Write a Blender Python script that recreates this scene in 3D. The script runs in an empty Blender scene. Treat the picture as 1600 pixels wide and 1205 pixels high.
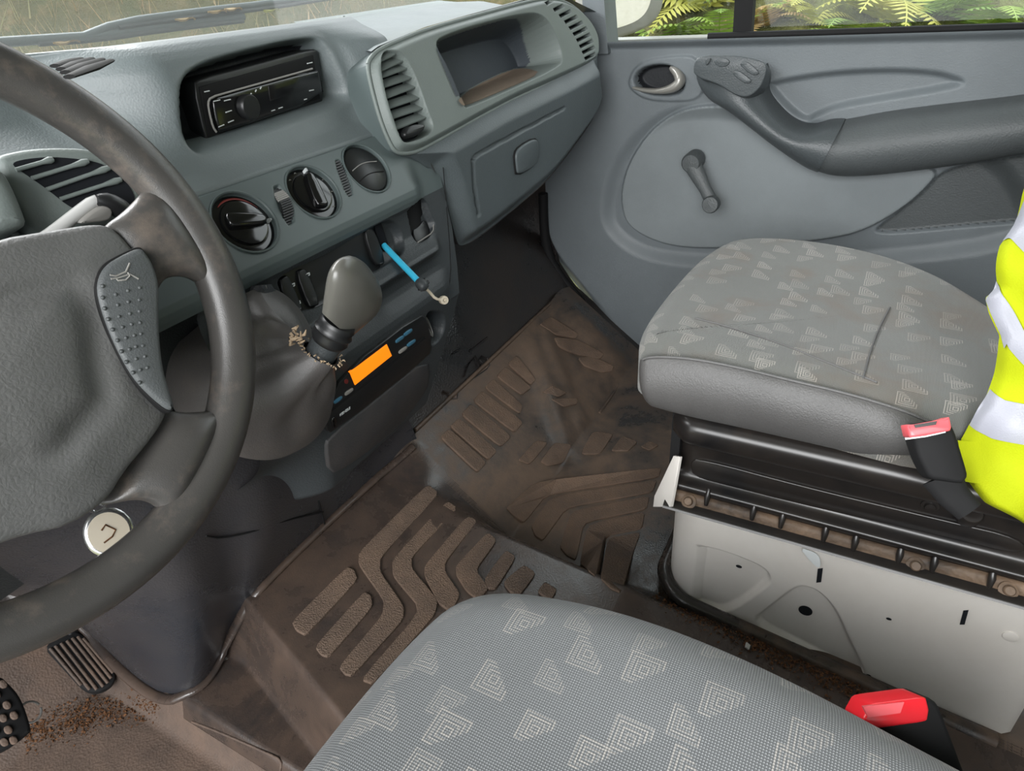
import bpy, math, random
import numpy as np
from mathutils import Vector, Matrix
from mathutils.geometry import tessellate_polygon
random.seed(7); rng = np.random.default_rng(7)
S = bpy.context.scene; COL = S.collection
# ------------------------------------------------------------------ camera, light, exposure
F = 1030.0
_x = np.array([660, 692, -F]); _x /= np.linalg.norm(_x)
_y = np.array([-2100, 471, -F]); _y -= _x*(_x@_y); _y /= np.linalg.norm(_y)
_z = np.cross(_x, _y)
M = np.array([_x, _y, _z])                     # camera vector -> world
cd = bpy.data.cameras.new('camera'); cam = bpy.data.objects.new('camera', cd); COL.objects.link(cam)
cd.sensor_width = 36; cd.lens = F/1600*36; cd.clip_start = .02; cd.clip_end = 200
m4 = Matrix.Identity(4)
for i in range(3):
    for j in range(3): m4[i][j] = M[i][j]
cam.matrix_world = m4; S.camera = cam
W = bpy.data.worlds.new('overcast'); S.world = W; W.use_nodes = True
bg = W.node_tree.nodes['Background']; bg.inputs[0].default_value = (.93, .97, 1, 1); bg.inputs[1].default_value = 1.0
S.view_settings.view_transform = 'Standard'; S.view_settings.look = 'None'
S.view_settings.gamma = 1; S.view_settings.use_curve_mapping = False
S.view_settings.exposure = 1.75
def area(name, loc, target, sx, sy, power, col=(1, 1, 1)):
    l = bpy.data.lights.new(name, 'AREA'); l.shape = 'RECTANGLE'; l.size = sx; l.size_y = sy; l.energy = power; l.color = col
    o = bpy.data.objects.new(name, l); COL.objects.link(o); o.location = loc
    o.rotation_euler = (Vector(target)-Vector(loc)).to_track_quat('-Z', 'Y').to_euler(); return o
area('daylight_driver_door', (-2.2, -.2, .9), (.5, .1, -.5), 2.2, 1.6, 42)
area('daylight_windscreen', (.5, 2.4, 1.5), (.5, .3, -.3), 2.6, 1.4, 48)

# ------------------------------------------------------------------ projection helpers
def ray(px, py): return M @ np.array([px-800, 602.5-py, -F])
def at(px, py, o, n):
    r = ray(px, py); o = np.asarray(o, float); n = np.asarray(n, float); return r*(o@n)/(r@n)
def ax(px, py, a, v):
    r = ray(px, py); return r*v/r[a]
def proj(P):
    c = np.asarray(P) @ M; return np.stack([800-F*c[..., 0]/c[..., 2], 602.5+F*c[..., 1]/c[..., 2]], -1)
def lerp(a, b, t): return a+(b-a)*t
def sst(a, b, x):
    t = np.clip((np.asarray(x, float)-a)/(b-a), 0, 1); return t*t*(3-2*t)
def crop(pts, ox, oy, s): return [(ox+x*s, oy+y*s) for x, y in pts]
def chaikin(p, n=2, closed=True):
    p = np.asarray(p, float)
    for _ in range(n):
        if closed:
            q = np.roll(p, -1, 0); p = np.stack([.75*p+.25*q, .25*p+.75*q], 1).reshape(-1, p.shape[1])
        else:
            a = p[:-1]; b = p[1:]; m = np.stack([.75*a+.25*b, .25*a+.75*b], 1).reshape(-1, p.shape[1])
            p = np.vstack([p[:1], m, p[-1:]])
    return p
def resample(p, n, closed=False):
    p = np.asarray(p, float)
    if closed: p = np.vstack([p, p[:1]])
    d = np.r_[0, np.cumsum(np.linalg.norm(np.diff(p, axis=0), axis=1))]
    t = np.linspace(0, d[-1], n+1)[:-1] if closed else np.linspace(0, d[-1], n)
    return np.stack([np.interp(t, d, p[:, k]) for k in range(p.shape[1])], 1)
def rc(pts, k=.16):
    """rounded corners: each corner becomes three points"""
    p = np.asarray(pts, float); a = np.roll(p, 1, 0); b = np.roll(p, -1, 0); q0 = p+(a-p)*k; q2 = p+(b-p)*k
    return np.stack([q0, p*.5+(q0+q2)*.25, q2], 1).reshape(-1, p.shape[1])
def sdf(poly, P):
    """signed distance to a closed 2D polygon, negative inside. P (...,2)"""
    poly = np.asarray(poly, float); sh = P.shape[:-1]; P = P.reshape(-1, 2)
    d = np.full(len(P), 1e9); ins = np.zeros(len(P), bool)
    for a, b in zip(poly, np.roll(poly, -1, 0)):
        e = b-a; w = P-a; t = np.clip((w@e)/max(e@e, 1e-12), 0, 1)
        d = np.minimum(d, np.linalg.norm(w-t[:, None]*e, axis=1))
        c = ((a[1] > P[:, 1]) != (b[1] > P[:, 1])); xi = a[0]+(P[:, 1]-a[1])*(e[0])/(e[1] if abs(e[1]) > 1e-12 else 1e-12)
        ins ^= c & (P[:, 0] < xi)
    return np.where(ins, -d, d).reshape(sh)
def dline(poly, P):
    poly = np.asarray(poly, float); sh = P.shape[:-1]; P = P.reshape(-1, 2); d = np.full(len(P), 1e9)
    for a, b in zip(poly[:-1], poly[1:]):
        e = b-a; w = P-a; t = np.clip((w@e)/max(e@e, 1e-12), 0, 1); d = np.minimum(d, np.linalg.norm(w-t[:, None]*e, axis=1))
    return d.reshape(sh)

# ------------------------------------------------------------------ objects and tags
def tag(o, label=None, cat=None, group=None, kind=None):
    if label: o['label'] = label
    if cat: o['category'] = cat
    if group: o['group'] = group
    if kind: o['kind'] = kind
    return o
def thing(name, label, cat, loc, group=None):
    o = bpy.data.objects.new(name, None); COL.objects.link(o); o.location = tuple(float(v) for v in loc); o.empty_display_size = .05
    return tag(o, label, cat, group)
def wloc(o):
    v = Vector((0, 0, 0))
    while o is not None: v += o.location; o = o.parent
    return v
def obj(name, me, mat, parent=None):
    o = bpy.data.objects.new(name, me); COL.objects.link(o)
    if mat is not None and not me.materials: me.materials.append(mat)
    if parent is not None:
        o.parent = parent; me.transform(Matrix.Translation(-wloc(parent)))
    return o
def mesh(name, V, Fs, smooth=True, uv=None):
    me = bpy.data.meshes.new(name); me.from_pydata([tuple(map(float, v)) for v in V], [], [tuple(int(i) for i in f) for f in Fs])
    if uv is not None:
        l = me.uv_layers.new(name='UVMap'); li = np.zeros(len(me.loops), np.int32); me.loops.foreach_get('vertex_index', li)
        l.data.foreach_set('uv', np.asarray(uv, np.float32)[li].ravel())
    if smooth: me.polygons.foreach_set('use_smooth', [True]*len(me.polygons))
    me.validate(); me.update(); return me
def grid(name, P, mat, parent=None, flip=False, uv=None, cu=False, mask=None):
    n, m = P.shape[:2]; V = P.reshape(-1, 3); idx = np.arange(n*m).reshape(n, m)
    if cu: idx = np.vstack([idx, idx[:1]])
    a, b, c, d = idx[:-1, :-1], idx[1:, :-1], idx[1:, 1:], idx[:-1, 1:]
    q = np.stack([a, b, c, d] if not flip else [a, d, c, b], -1).reshape(-1, 4)
    if mask is not None:
        mk = mask.ravel(); q = q[mk[q].all(1)]
    me = bpy.data.meshes.new(name); me.vertices.add(len(V)); me.vertices.foreach_set('co', V.astype(np.float32).ravel())
    me.loops.add(q.size); me.loops.foreach_set('vertex_index', q.ravel().astype(np.int32))
    me.polygons.add(len(q)); me.polygons.foreach_set('loop_start', np.arange(0, q.size, 4, dtype=np.int32))
    me.update(calc_edges=True)
    me.polygons.foreach_set('use_smooth', np.ones(len(q), bool))
    if uv is not None:
        l = me.uv_layers.new(name='UVMap'); l.data.foreach_set('uv', uv.reshape(-1, 2)[q.ravel()].astype(np.float32).ravel())
    me.validate(); me.update()
    return obj(name, me, mat, parent)
def frame(n, up=(0, 0, 1)):
    n = np.asarray(n, float); n /= np.linalg.norm(n); up = np.asarray(up, float)
    u = np.cross(up, n)
    if np.linalg.norm(u) < 1e-6: u = np.array([1., 0, 0])
    u /= np.linalg.norm(u); return u, np.cross(n, u), n
def inset2(p, d):
    """inset a CCW polygon by d"""
    e = np.roll(p, -1, 0)-p; L = np.linalg.norm(e, axis=1)+1e-9; nn = np.stack([-e[:, 1], e[:, 0]], 1)/L[:, None]
    v = nn+np.roll(nn, 1, 0); l = np.linalg.norm(v, axis=1)+1e-9; v /= l[:, None]
    c = np.clip((v*nn).sum(1), .45, 1); return p+v*(d/c)[:, None]
def plate(name, pts, n, h, bev, mat, parent=None, back=.002, rnd=2, smooth=True, dome=0):
    """raised plate on a closed 3D outline, normal n, height h, rounded edge bev"""
    pts = np.asarray(pts, float); o = pts.mean(0); u, v, n = frame(n)
    p = np.stack([(pts-o)@u, (pts-o)@v], 1); zz = (pts-o)@n
    q = np.c_[p, zz]
    if rnd: q = chaikin(q, rnd)
    p, zz = q[:, :2], q[:, 2]
    A = .5*np.sum(p[:, 0]*np.roll(p[:, 1], -1)-np.roll(p[:, 0], -1)*p[:, 1])
    if A < 0: p, zz = p[::-1], zz[::-1]
    rings = [(0, -back), (0, h-bev), (bev*.3, h-bev*.3), (bev, h)] if bev > 0 else [(0, -back), (0, h)]
    V = []; N = len(p)
    for d, z in rings:
        pp = inset2(p, d) if d > 0 else p
        for k in range(N): V.append(o+u*pp[k, 0]+v*pp[k, 1]+n*(zz[k]+z))
    Fs = []
    for r in range(len(rings)-1):
        for k in range(N):
            k2 = (k+1) % N; Fs.append((r*N+k, r*N+k2, (r+1)*N+k2, (r+1)*N+k))
    b = (len(rings)-1)*N
    if dome:
        V.append(np.mean(V[b:], 0)+n*dome); c = len(V)-1
        for k in range(N): Fs.append((b+k, b+(k+1) % N, c))
    else:
        top = [Vector((float(x), float(y), 0)) for x, y in pp]
        for t in tessellate_polygon([top]):
            a = np.array([[top[i].x, top[i].y] for i in t]); ar = np.cross(a[1]-a[0], a[2]-a[0])
            Fs.append(tuple(b+i for i in (t if ar > 0 else t[::-1])))
    me = mesh(name, V, Fs, smooth)
    if smooth:
        try: me.set_sharp_from_angle(angle=math.radians(50))
        except Exception: pass
    return obj(name, me, mat, parent)
def tubeP(path, r, ns=12, up=(0, 0, 1), ex=1.0, cap=True, side=None):
    """tube geometry; r scalar or list; ex flattens along the frame's second axis (scalar or list)"""
    path = np.asarray(path, float); n = len(path); r = np.broadcast_to(np.asarray(r, float), (n,)); ex = np.broadcast_to(np.asarray(ex, float), (n,))
    T = np.gradient(path, axis=0); T /= np.linalg.norm(T, axis=1)[:, None]+1e-12
    rings = []
    a = np.asarray(side if side is not None else np.cross(up, T[0]), float)
    if np.linalg.norm(a) < 1e-6: a = np.array([1., 0, 0])
    for k in range(n):
        a = a-T[k]*(a@T[k]); a /= np.linalg.norm(a)+1e-12; b = np.cross(T[k], a)
        th = np.linspace(0, 2*np.pi, ns, endpoint=False)
        rings.append(path[k]+r[k]*(np.cos(th)[:, None]*a+ex[k]*np.sin(th)[:, None]*b))
    V = np.vstack(rings); Fs = []
    for k in range(n-1):
        for i in range(ns):
            j = (i+1) % ns; Fs.append((k*ns+i, k*ns+j, (k+1)*ns+j, (k+1)*ns+i))
    if cap: Fs.append(tuple(range(ns))[::-1]); Fs.append(tuple((n-1)*ns+i for i in range(ns)))
    return V, Fs
def tube(name, path, r, mat, parent=None, ns=12, rnd=0, **k):
    path = np.asarray(path, float)
    if rnd: path = chaikin(path, rnd, False)
    if not np.isscalar(r) and len(r) != len(path): r = np.interp(np.linspace(0, 1, len(path)), np.linspace(0, 1, len(r)), r)
    if 'ex' in k and not np.isscalar(k['ex']) and len(k['ex']) != len(path): k['ex'] = np.interp(np.linspace(0, 1, len(path)), np.linspace(0, 1, len(k['ex'])), k['ex'])
    V, Fs = tubeP(path, r, ns, **k); me = mesh(name, V, Fs)
    try: me.set_sharp_from_angle(angle=math.radians(55))
    except Exception: pass
    return obj(name, me, mat, parent)
def merge(name, parts, mat, parent=None, smooth=True):
    V = []; Fs = []
    for v, f in parts:
        b = len(V); V += [tuple(x) for x in v]; Fs += [tuple(i+b for i in t) for t in f]
    return obj(name, mesh(name, V, Fs, smooth), mat, parent)
def boxg(c, u, v, n, a, b, d):
    """box centred at c with half sizes a,b,d along u,v,n"""
    c, u, v, n = map(np.asarray, (c, u, v, n)); V = [c+u*a*i+v*b*j+n*d*k for i in (-1, 1) for j in (-1, 1) for k in (-1, 1)]
    return V, [(0, 1, 3, 2), (4, 6, 7, 5), (0, 4, 5, 1), (2, 3, 7, 6), (0, 2, 6, 4), (1, 5, 7, 3)]
def lathe(name, prof, c, n, mat, parent=None, ns=32, up=(0, 0, 1), sx=1, sy=1, cap=True):
    """prof: list of (radius, height) ; axis n at c"""
    u, v, n = frame(n, up); th = np.linspace(0, 2*np.pi, ns, endpoint=False); c = np.asarray(c, float)
    V = []; Fs = []
    for r, h in prof:
        for t in th: V.append(c+u*r*sx*math.cos(t)+v*r*sy*math.sin(t)+n*h)
    for k in range(len(prof)-1):
        for i in range(ns):
            j = (i+1) % ns; Fs.append((k*ns+i, k*ns+j, (k+1)*ns+j, (k+1)*ns+i))
    if cap: Fs.append(tuple((len(prof)-1)*ns+i for i in range(ns))); Fs.append(tuple(range(ns))[::-1])
    me = mesh(name, V, Fs)
    try: me.set_sharp_from_angle(angle=math.radians(45))
    except Exception: pass
    return obj(name, me, mat, parent)
def ell(c, u, v, a, b, n=28): return [c+u*a*math.cos(t)+v*b*math.sin(t) for t in np.linspace(0, 2*np.pi, n, endpoint=False)]
def text(name, s, c, u, v, size, mat, parent, depth=.0004):
    cu = bpy.data.curves.new(name, 'FONT'); cu.body = s; cu.size = size; cu.align_x = 'CENTER'; cu.align_y = 'CENTER'; cu.extrude = depth; cu.resolution_u = 2
    t = bpy.data.objects.new(name+'_tmp', cu); COL.objects.link(t); dg = bpy.context.evaluated_depsgraph_get()
    me = bpy.data.meshes.new_from_object(t.evaluated_get(dg)); bpy.data.objects.remove(t)
    n = np.cross(u, v); mt = Matrix(((u[0], v[0], n[0], c[0]), (u[1], v[1], n[1], c[1]), (u[2], v[2], n[2], c[2]), (0, 0, 0, 1)))
    me.transform(mt); me.name = name; return obj(name, me, mat, parent)

# ------------------------------------------------------------------ materials
def lin(c): return tuple((v/255/12.92 if v/255 <= .04045 else ((v/255+.055)/1.055)**2.4) for v in c)
class NT:
    def __init__(s, name):
        s.m = bpy.data.materials.new(name); s.m.use_nodes = True; s.t = s.m.node_tree; s.N = s.t.nodes; s.b = s.N['Principled BSDF']; s.out = s.N['Material Output']
    def new(s, ty, **k):
        n = s.N.new(ty)
        for a, v in k.items(): setattr(n, a, v)
        return n
    def link(s, a, b): s.t.links.new(a, b)
    def put(s, sock, v):
        if hasattr(v, 'is_output') or isinstance(v, bpy.types.NodeSocket): s.link(v, sock)
        else: sock.default_value = v
    def mth(s, op, a, b=0., c=0.):
        n = s.new('ShaderNodeMath', operation=op); s.put(n.inputs[0], a); s.put(n.inputs[1], b); s.put(n.inputs[2], c); return n.outputs[0]
    def noise(s, vec, scale, detail=2, rough=.5, dist=0):
        n = s.new('ShaderNodeTexNoise'); s.link(vec, n.inputs['Vector']); n.inputs['Scale'].default_value = scale; n.inputs['Detail'].default_value = detail; n.inputs['Roughness'].default_value = rough; n.inputs['Distortion'].default_value = dist; return n.outputs['Fac']
    def ramp(s, f, a, b):
        n = s.new('ShaderNodeMapRange'); n.inputs[1].default_value = a; n.inputs[2].default_value = b; s.put(n.inputs[0], f); return n.outputs[0]
    def mix(s, f, a, b):
        n = s.new('ShaderNodeMix', data_type='RGBA'); s.put(n.inputs[0], f)
        for i, c in ((6, a), (7, b)): s.put(n.inputs[i], (*c, 1) if isinstance(c, tuple) and len(c) == 3 else c)
        return n.outputs[2]
    def bump(s, h, strength, dist, prev=None):
        n = s.new('ShaderNodeBump'); n.inputs['Strength'].default_value = strength; n.inputs['Distance'].default_value = dist; s.put(n.inputs['Height'], h)
        if prev is not None: s.link(prev, n.inputs['Normal'])
        return n.outputs[0]
def plastic(name, c, rough=.5, grain=0, gs=.3, spec=.5, var=.06, dust=0, dustc=(150, 135, 118), wear=0, wearc=(150, 140, 130), metal=0, big=3.):
    n = NT(name); tc = n.new('ShaderNodeTexCoord').outputs['Object']; c = lin(c)
    f = n.noise(tc, big*3, 4, .6); col = n.mix(n.ramp(f, .3, .7), tuple(v*(1-var) for v in c), tuple(v*(1+var) for v in c))
    if wear: col = n.mix(n.ramp(n.noise(tc, 14, 5, .65), .56, .72), col, n.mix(wear, col, lin(wearc)))
    if dust: col = n.mix(n.ramp(n.noise(tc, 7, 6, .7, .6), .35, .72), col, n.mix(dust, col, lin(dustc)))
    n.link(col, n.b.inputs['Base Color']); n.b.inputs['Specular IOR Level'].default_value = spec; n.b.inputs['Metallic'].default_value = metal
    n.link(n.ramp(n.noise(tc, 25, 4, .6), -.6, 1.6), n.b.inputs['Roughness']); r = n.b.inputs['Roughness'].links[0].from_node; r.inputs[3].default_value = rough-.12; r.inputs[4].default_value = rough+.12
    if grain:
        v = n.new('ShaderNodeTexVoronoi', feature='SMOOTH_F1'); v.inputs['Scale'].default_value = grain; n.link(tc, v.inputs['Vector'])
        n.link(n.bump(v.outputs['Distance'], gs, .0012), n.b.inputs['Normal'])
    return n.m
def emit(name, c, st):
    n = NT(name); n.b.inputs['Base Color'].default_value = (*lin(c), 1); n.b.inputs['Emission Color'].default_value = (*lin(c), 1); n.b.inputs['Emission Strength'].default_value = st; return n.m
def leather(name, c, rough, scale, gs, wear=.0, wearc=(140, 125, 112)):
    n = NT(name); tc = n.new('ShaderNodeTexCoord').outputs['Object']; c = lin(c)
    col = n.mix(n.ramp(n.noise(tc, 9, 4, .6), .35, .7), tuple(v*.88 for v in c), tuple(v*1.1 for v in c))
    if wear: col = n.mix(n.ramp(n.noise(tc, 22, 6, .7), .52, .75), col, n.mix(wear, col, lin(wearc)))
    n.link(col, n.b.inputs['Base Color']); n.b.inputs['Roughness'].default_value = rough
    w = n.noise(tc, scale, 3, .6, 1.2); v = n.new('ShaderNodeTexVoronoi', feature='DISTANCE_TO_EDGE'); v.inputs['Scale'].default_value = scale*1.3; n.link(tc, v.inputs['Vector'])
    h = n.mth('ADD', n.mth('MULTIPLY', w, 1.6), n.mth('MULTIPLY', n.ramp(v.outputs['Distance'], 0, .3), .35))
    n.link(n.bump(h, gs, .0015), n.b.inputs['Normal']); return n.m
def fabric(name, base, motif, thread, cell, pitch, stain=0., amt=.48):
    n = NT(name); uv = n.new('ShaderNodeTexCoord').outputs['UV']; m = n.mth
    sp = n.new('ShaderNodeSeparateXYZ'); n.link(uv, sp.inputs[0]); U, V = sp.outputs[0], sp.outputs[1]
    tot = None
    for off, pres, sz in ((0., .20, .25), (.47, .30, .21)):
        pu = m('ADD', m('DIVIDE', U, cell), off+10); pv = m('ADD', m('DIVIDE', V, cell), off*1.7+10)
        cu, cv = m('FLOOR', pu), m('FLOOR', pv); fu, fv = m('SUBTRACT', pu, cu), m('SUBTRACT', pv, cv)
        cb = n.new('ShaderNodeCombineXYZ'); n.put(cb.inputs[0], cu); n.put(cb.inputs[1], cv); cb.inputs[2].default_value = off*9+1
        wn = n.new('ShaderNodeTexWhiteNoise', noise_dimensions='3D'); n.link(cb.outputs[0], wn.inputs[0])
        sc = n.new('ShaderNodeSeparateColor'); n.link(wn.outputs['Color'], sc.inputs[0])
        dx = m('SUBTRACT', m('SUBTRACT', fu, .5), m('MULTIPLY', m('SUBTRACT', sc.outputs[0], .5), .36))
        dy = m('SUBTRACT', m('SUBTRACT', fv, .5), m('MULTIPLY', m('SUBTRACT', sc.outputs[1], .5), .36))
        ch = m('MAXIMUM', m('ABSOLUTE', dx), m('ABSOLUTE', dy))
        ring = m('LESS_THAN', m('FRACT', m('ADD', m('DIVIDE', ch, sz*.24), .3)), .45)
        inside = m('LESS_THAN', ch, sz)
        cut = m('MAXIMUM', m('LESS_THAN', ch, sz*.42), m('GREATER_THAN', m('ADD', m('MULTIPLY', dx, m('SIGN', m('SUBTRACT', sc.outputs[2], .55))), dy), -sz*.6))
        k = m('MULTIPLY', m('MULTIPLY', ring, inside), m('MULTIPLY', cut, m('GREATER_THAN', wn.outputs['Value'], pres)))
        k = m('MULTIPLY', k, n.ramp(sc.outputs[0], -.6, 1.)); tot = k if tot is None else m('MAXIMUM', tot, k)
    w1 = m('SINE', m('MULTIPLY', m('ADD', U, V), 2*math.pi/pitch)); w2 = m('SINE', m('MULTIPLY', m('SUBTRACT', U, V), 2*math.pi/pitch))
    wv = m('MULTIPLY', w1, w2); dots = n.ramp(wv, .25, .8)
    base, motif, thread = map(lin, (base, motif, thread)); tc = n.new('ShaderNodeTexCoord').outputs['Object']
    col = n.mix(n.ramp(n.noise(tc, 6, 4, .6), .3, .7), tuple(v*.9 for v in base), tuple(v*1.1 for v in base))
    col = n.mix(m('MULTIPLY', dots, .55), col, thread)
    mk = m('MULTIPLY', tot, n.ramp(wv, -.9, .5)); col = n.mix(m('MULTIPLY', mk, amt), col, motif)
    if stain: col = n.mix(m('MULTIPLY', n.ramp(n.noise(tc, 9, 4, .6, .3), .52, .75), stain), col, lin((96, 78, 62)))
    n.link(col, n.b.inputs['Base Color']); n.b.inputs['Roughness'].default_value = .9; n.b.inputs['Specular IOR Level'].default_value = .15
    n.b.inputs['Sheen Weight'].default_value = .15
    n.link(n.bump(wv, .35, .0006), n.b.inputs['Normal']); return n.m
def glass(name, tint, fac, rough=.02, haze=0.):
    n = NT(name); t = n.new('ShaderNodeBsdfTransparent'); t.inputs[0].default_value = (*tint, 1); g = n.new('ShaderNodeBsdfGlossy'); g.inputs['Roughness'].default_value = rough
    mx = n.new('ShaderNodeMixShader'); mx.inputs[0].default_value = fac; n.link(t.outputs[0], mx.inputs[1]); n.link(g.outputs[0], mx.inputs[2]); last = mx.outputs[0]
    if haze:
        d = n.new('ShaderNodeBsdfTranslucent'); d.inputs[0].default_value = (.8, .8, .78, 1); m2 = n.new('ShaderNodeMixShader'); m2.inputs[0].default_value = haze; n.link(last, m2.inputs[1]); n.link(d.outputs[0], m2.inputs[2]); last = m2.outputs[0]
    n.link(last, n.out.inputs[0]); return n.m
def rubber(name, c, dirt, amt, rough=.6, gs=.5, grain=330, lo=.34, hi=.6):
    n = NT(name); tc = n.new('ShaderNodeTexCoord').outputs['Object']; c = lin(c); d = lin(dirt)
    f = n.noise(tc, 5, 6, .68, .5); f2 = n.noise(tc, 26, 5, .7)
    k = n.mth('MULTIPLY', n.ramp(n.mth('ADD', n.mth('MULTIPLY', f, .7), n.mth('MULTIPLY', f2, .3)), lo, hi), amt)
    k = n.mth('MULTIPLY', k, 1.); col = n.mix(k, c, n.mix(n.noise(tc, 60, 4, .7), tuple(v*.8 for v in d), tuple(v*1.2 for v in d)))
    n.link(col, n.b.inputs['Base Color']); n.link(n.ramp(k, 0, 1), n.b.inputs['Roughness']); r = n.b.inputs['Roughness'].links[0].from_node; r.inputs[3].default_value = rough-.2; r.inputs[4].default_value = rough+.25
    v = n.new('ShaderNodeTexVoronoi', feature='SMOOTH_F1'); v.inputs['Scale'].default_value = grain; n.link(tc, v.inputs['Vector'])
    n.link(n.bump(v.outputs['Distance'], gs, .0014), n.b.inputs['Normal']); return n.m

MT = dict(
 dash=plastic('dash_plastic', (98, 106, 107), .46, 520, .2, .5),
 dash2=plastic('heater_panel_plastic', (82, 92, 92), .45, 0, .3, .45),
 dashlow=plastic('console_plastic', (52, 56, 58), .5, 500, .25, .4),
 dashdark=plastic('lower_console_plastic', (48, 50, 53), .55, 500, .25, .35, dust=.25, dustc=(120, 108, 98)),
 light=plastic('light_panel_plastic', (108, 116, 113), .5, 600, .15, .4),
 glove=plastic('glovebox_plastic', (76, 83, 85), .5, 480, .25, .4),
 black=plastic('black_plastic', (24, 25, 26), .4, 0, .3, .5),
 blackm=plastic('matt_black_plastic', (16, 16, 17), .75, 0, .3, .3),
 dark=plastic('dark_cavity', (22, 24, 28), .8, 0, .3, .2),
 gloss=plastic('gloss_black', (14, 14, 15), .14, 0, .3, .6),
 door=plastic('door_plastic', (100, 106, 109), .5, 520, .22, .4),
 doorlt=plastic('door_insert_plastic', (114, 120, 122), .55, 700, .2, .35),
 doordk=plastic('armrest_plastic', (72, 76, 77), .5, 420, .35, .4),
 grip=plastic('grip_plastic', (66, 71, 73), .42, 500, .3, .45),
 lining=plastic('pod_lining', (32, 34, 37), .6, 300, .25, .35), trayshade=plastic('tray_shade', (66, 72, 78), .6, 400, .2, .35),
 silver=plastic('silver_handle', (150, 148, 142), .35, 0, .3, .6, metal=.35),
 white=plastic('white_paint', (206, 202, 196), .38, 0, .3, .5, var=.03, dust=.14, dustc=(150, 130, 110)),
 chassis=plastic('black_enamel', (20, 20, 21), .3, 0, .3, .5, dust=.12, dustc=(110, 95, 80)),
 dirtblack=plastic('dusty_black_enamel', (30, 28, 26), .6, 260, .5, .4, dust=.95, dustc=(140, 116, 94)),
 vinyl=leather('side_vinyl', (78, 77, 76), .5, 260, .25),
 wheel=leather('steering_vinyl', (66, 64, 62), .33, 520, .10, .6, (118, 106, 96)),
 hub=leather('hub_vinyl', (92, 92, 91), .5, 190, .22),
 horn=plastic('horn_plastic', (80, 83, 84), .5, 800, .2, .4),
 boot=leather('gaiter_leather', (82, 79, 78), .45, 320, .15, .25, (110, 100, 92)),
 bootdk=leather('gaiter_leather_dark', (38, 40, 44), .45, 200, .4),
 knob=plastic('worn_knob_plastic', (88, 87, 82), .3, 0, .3, .5, var=.1),
 fluff=plastic('frayed_foam', (164, 144, 120), .9, 300, .8, .2, var=.3),
 mat_c=rubber('centre_mat_rubber', (50, 45, 43), (104, 84, 70), .5, .38, .12, 520, .38, .62),
 rib=rubber('mat_rib_rubber', (72, 60, 52), (108, 88, 73), .9, .72, .9, 560),
 mat_p=rubber('passenger_mat_rubber', (46, 43, 41), (102, 84, 70), .9, .42, .15, 520, .40, .58),
 ribp=rubber('passenger_mat_rib_rubber', (68, 57, 49), (108, 88, 73), .95, .7, .6, 420),
 mat_d=rubber('driver_mat_rubber', (66, 56, 50), (98, 80, 68), .95, .72, .5, 380),
 floor=rubber('floor_rubber', (30, 30, 32), (74, 62, 53), .5, .5, .4, 300),
 toe=rubber('toe_board_rubber', (26, 27, 29), (70, 56, 46), .4, .42, .3, 300),
 red=plastic('red_button', (214, 34, 44), .3, 0, .3, .5, var=.03),
 redpale=plastic('faded_red_button', (220, 92, 98), .3, 0, .3, .5, var=.03),
 chrome=plastic('chrome', (190, 190, 190), .2, 0, .3, .6, metal=.9),
 hiviz=plastic('hi_vis_yellow', (164, 174, 14), .8, 900, .3, .2, var=.03),
 reflect=plastic('reflective_tape', (150, 151, 160), .45, 900, .2, .5, var=.02),
 blue=plastic('blue_sleeve', (58, 178, 214), .35, 0, .3, .5, var=.03),
 cream=plastic('cream_plastic', (178, 168, 150), .45, 0, .3, .5),
 mark=plastic('white_marking', (200, 204, 204), .5, 0, .3, .4),
 markred=plastic('red_marking', (120, 44, 40), .5, 0, .3, .4),
 btnblue=plastic('blue_button', (62, 112, 138), .4, 0, .3, .4),
 btngrey=plastic('grey_button', (140, 138, 134), .4, 0, .3, .4),
 pale=plastic('pale_stalk', (196, 196, 194), .4, 0, .3, .4),
 soil=plastic('dry_soil', (92, 64, 44), .95, 0, .3, .1, var=.5, big=60),
 fabD=fabric('driver_seat_fabric', (90, 92, 93), (188, 180, 170), (172, 174, 175), .050, .0036),
 fabP=fabric('passenger_seat_fabric', (92, 93, 90), (172, 166, 158), (122, 122, 118), .048, .0030, .55, .7),
 orange=emit('lit_orange_display', (255, 132, 14), .27),
 glass=glass('clear_glass', (.95, .97, .96), .025), glassf=glass('dusty_windscreen', (.93, .96, .95), .06, haze=.24),
)
# ------------------------------------------------------------------ setting: floor and cab shell
def toe(Y): return -.785+np.clip(Y-.42, 0, .185)*.757+np.clip(Y-.605, 0, .6)*1.35
def fz(X, Y):
    X = np.asarray(X, float); Y = np.asarray(Y, float)
    zd = -.84+np.clip(Y-.86, 0, 1)*.9
    zp = toe(Y)-np.clip(.08-Y, 0, .5)*.12
    zh = -.725+.12*(Y-.25)-np.clip(.2-Y, 0, .5)*.12
    x0 = np.clip(.329-.285*(.611-Y), .262, .336); L = .62*sst(x0-.036, x0+.002, X)+.38*sst(.205, .232, X); R = sst(.60, .66+.10*np.clip(Y-.28, 0, .35), X)
    z = zd*(1-L)+zh*L
    return z*(1-R)+np.maximum(zp, -.9)*R
gx = np.linspace(-.6, 1.37, 240); gy = np.linspace(-.75, 1.05, 210); GX, GY = np.meshgrid(gx, gy, indexing='ij')
wh = np.exp(-((GX-1.12)**2/.03+(GY-.74)**2/.012))*.05+.018*np.exp(-((GX-.93-.5*(GY-.62))**2)/.0012)*sst(.6, .66, GY)*sst(.9, .8, GY)
GZ = fz(GX, GY)-.004+wh*sst(.62, .7, GY)
fl = grid('floor', np.stack([GX, GY, GZ], -1), MT['toe']); tag(fl, kind='structure')
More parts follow.
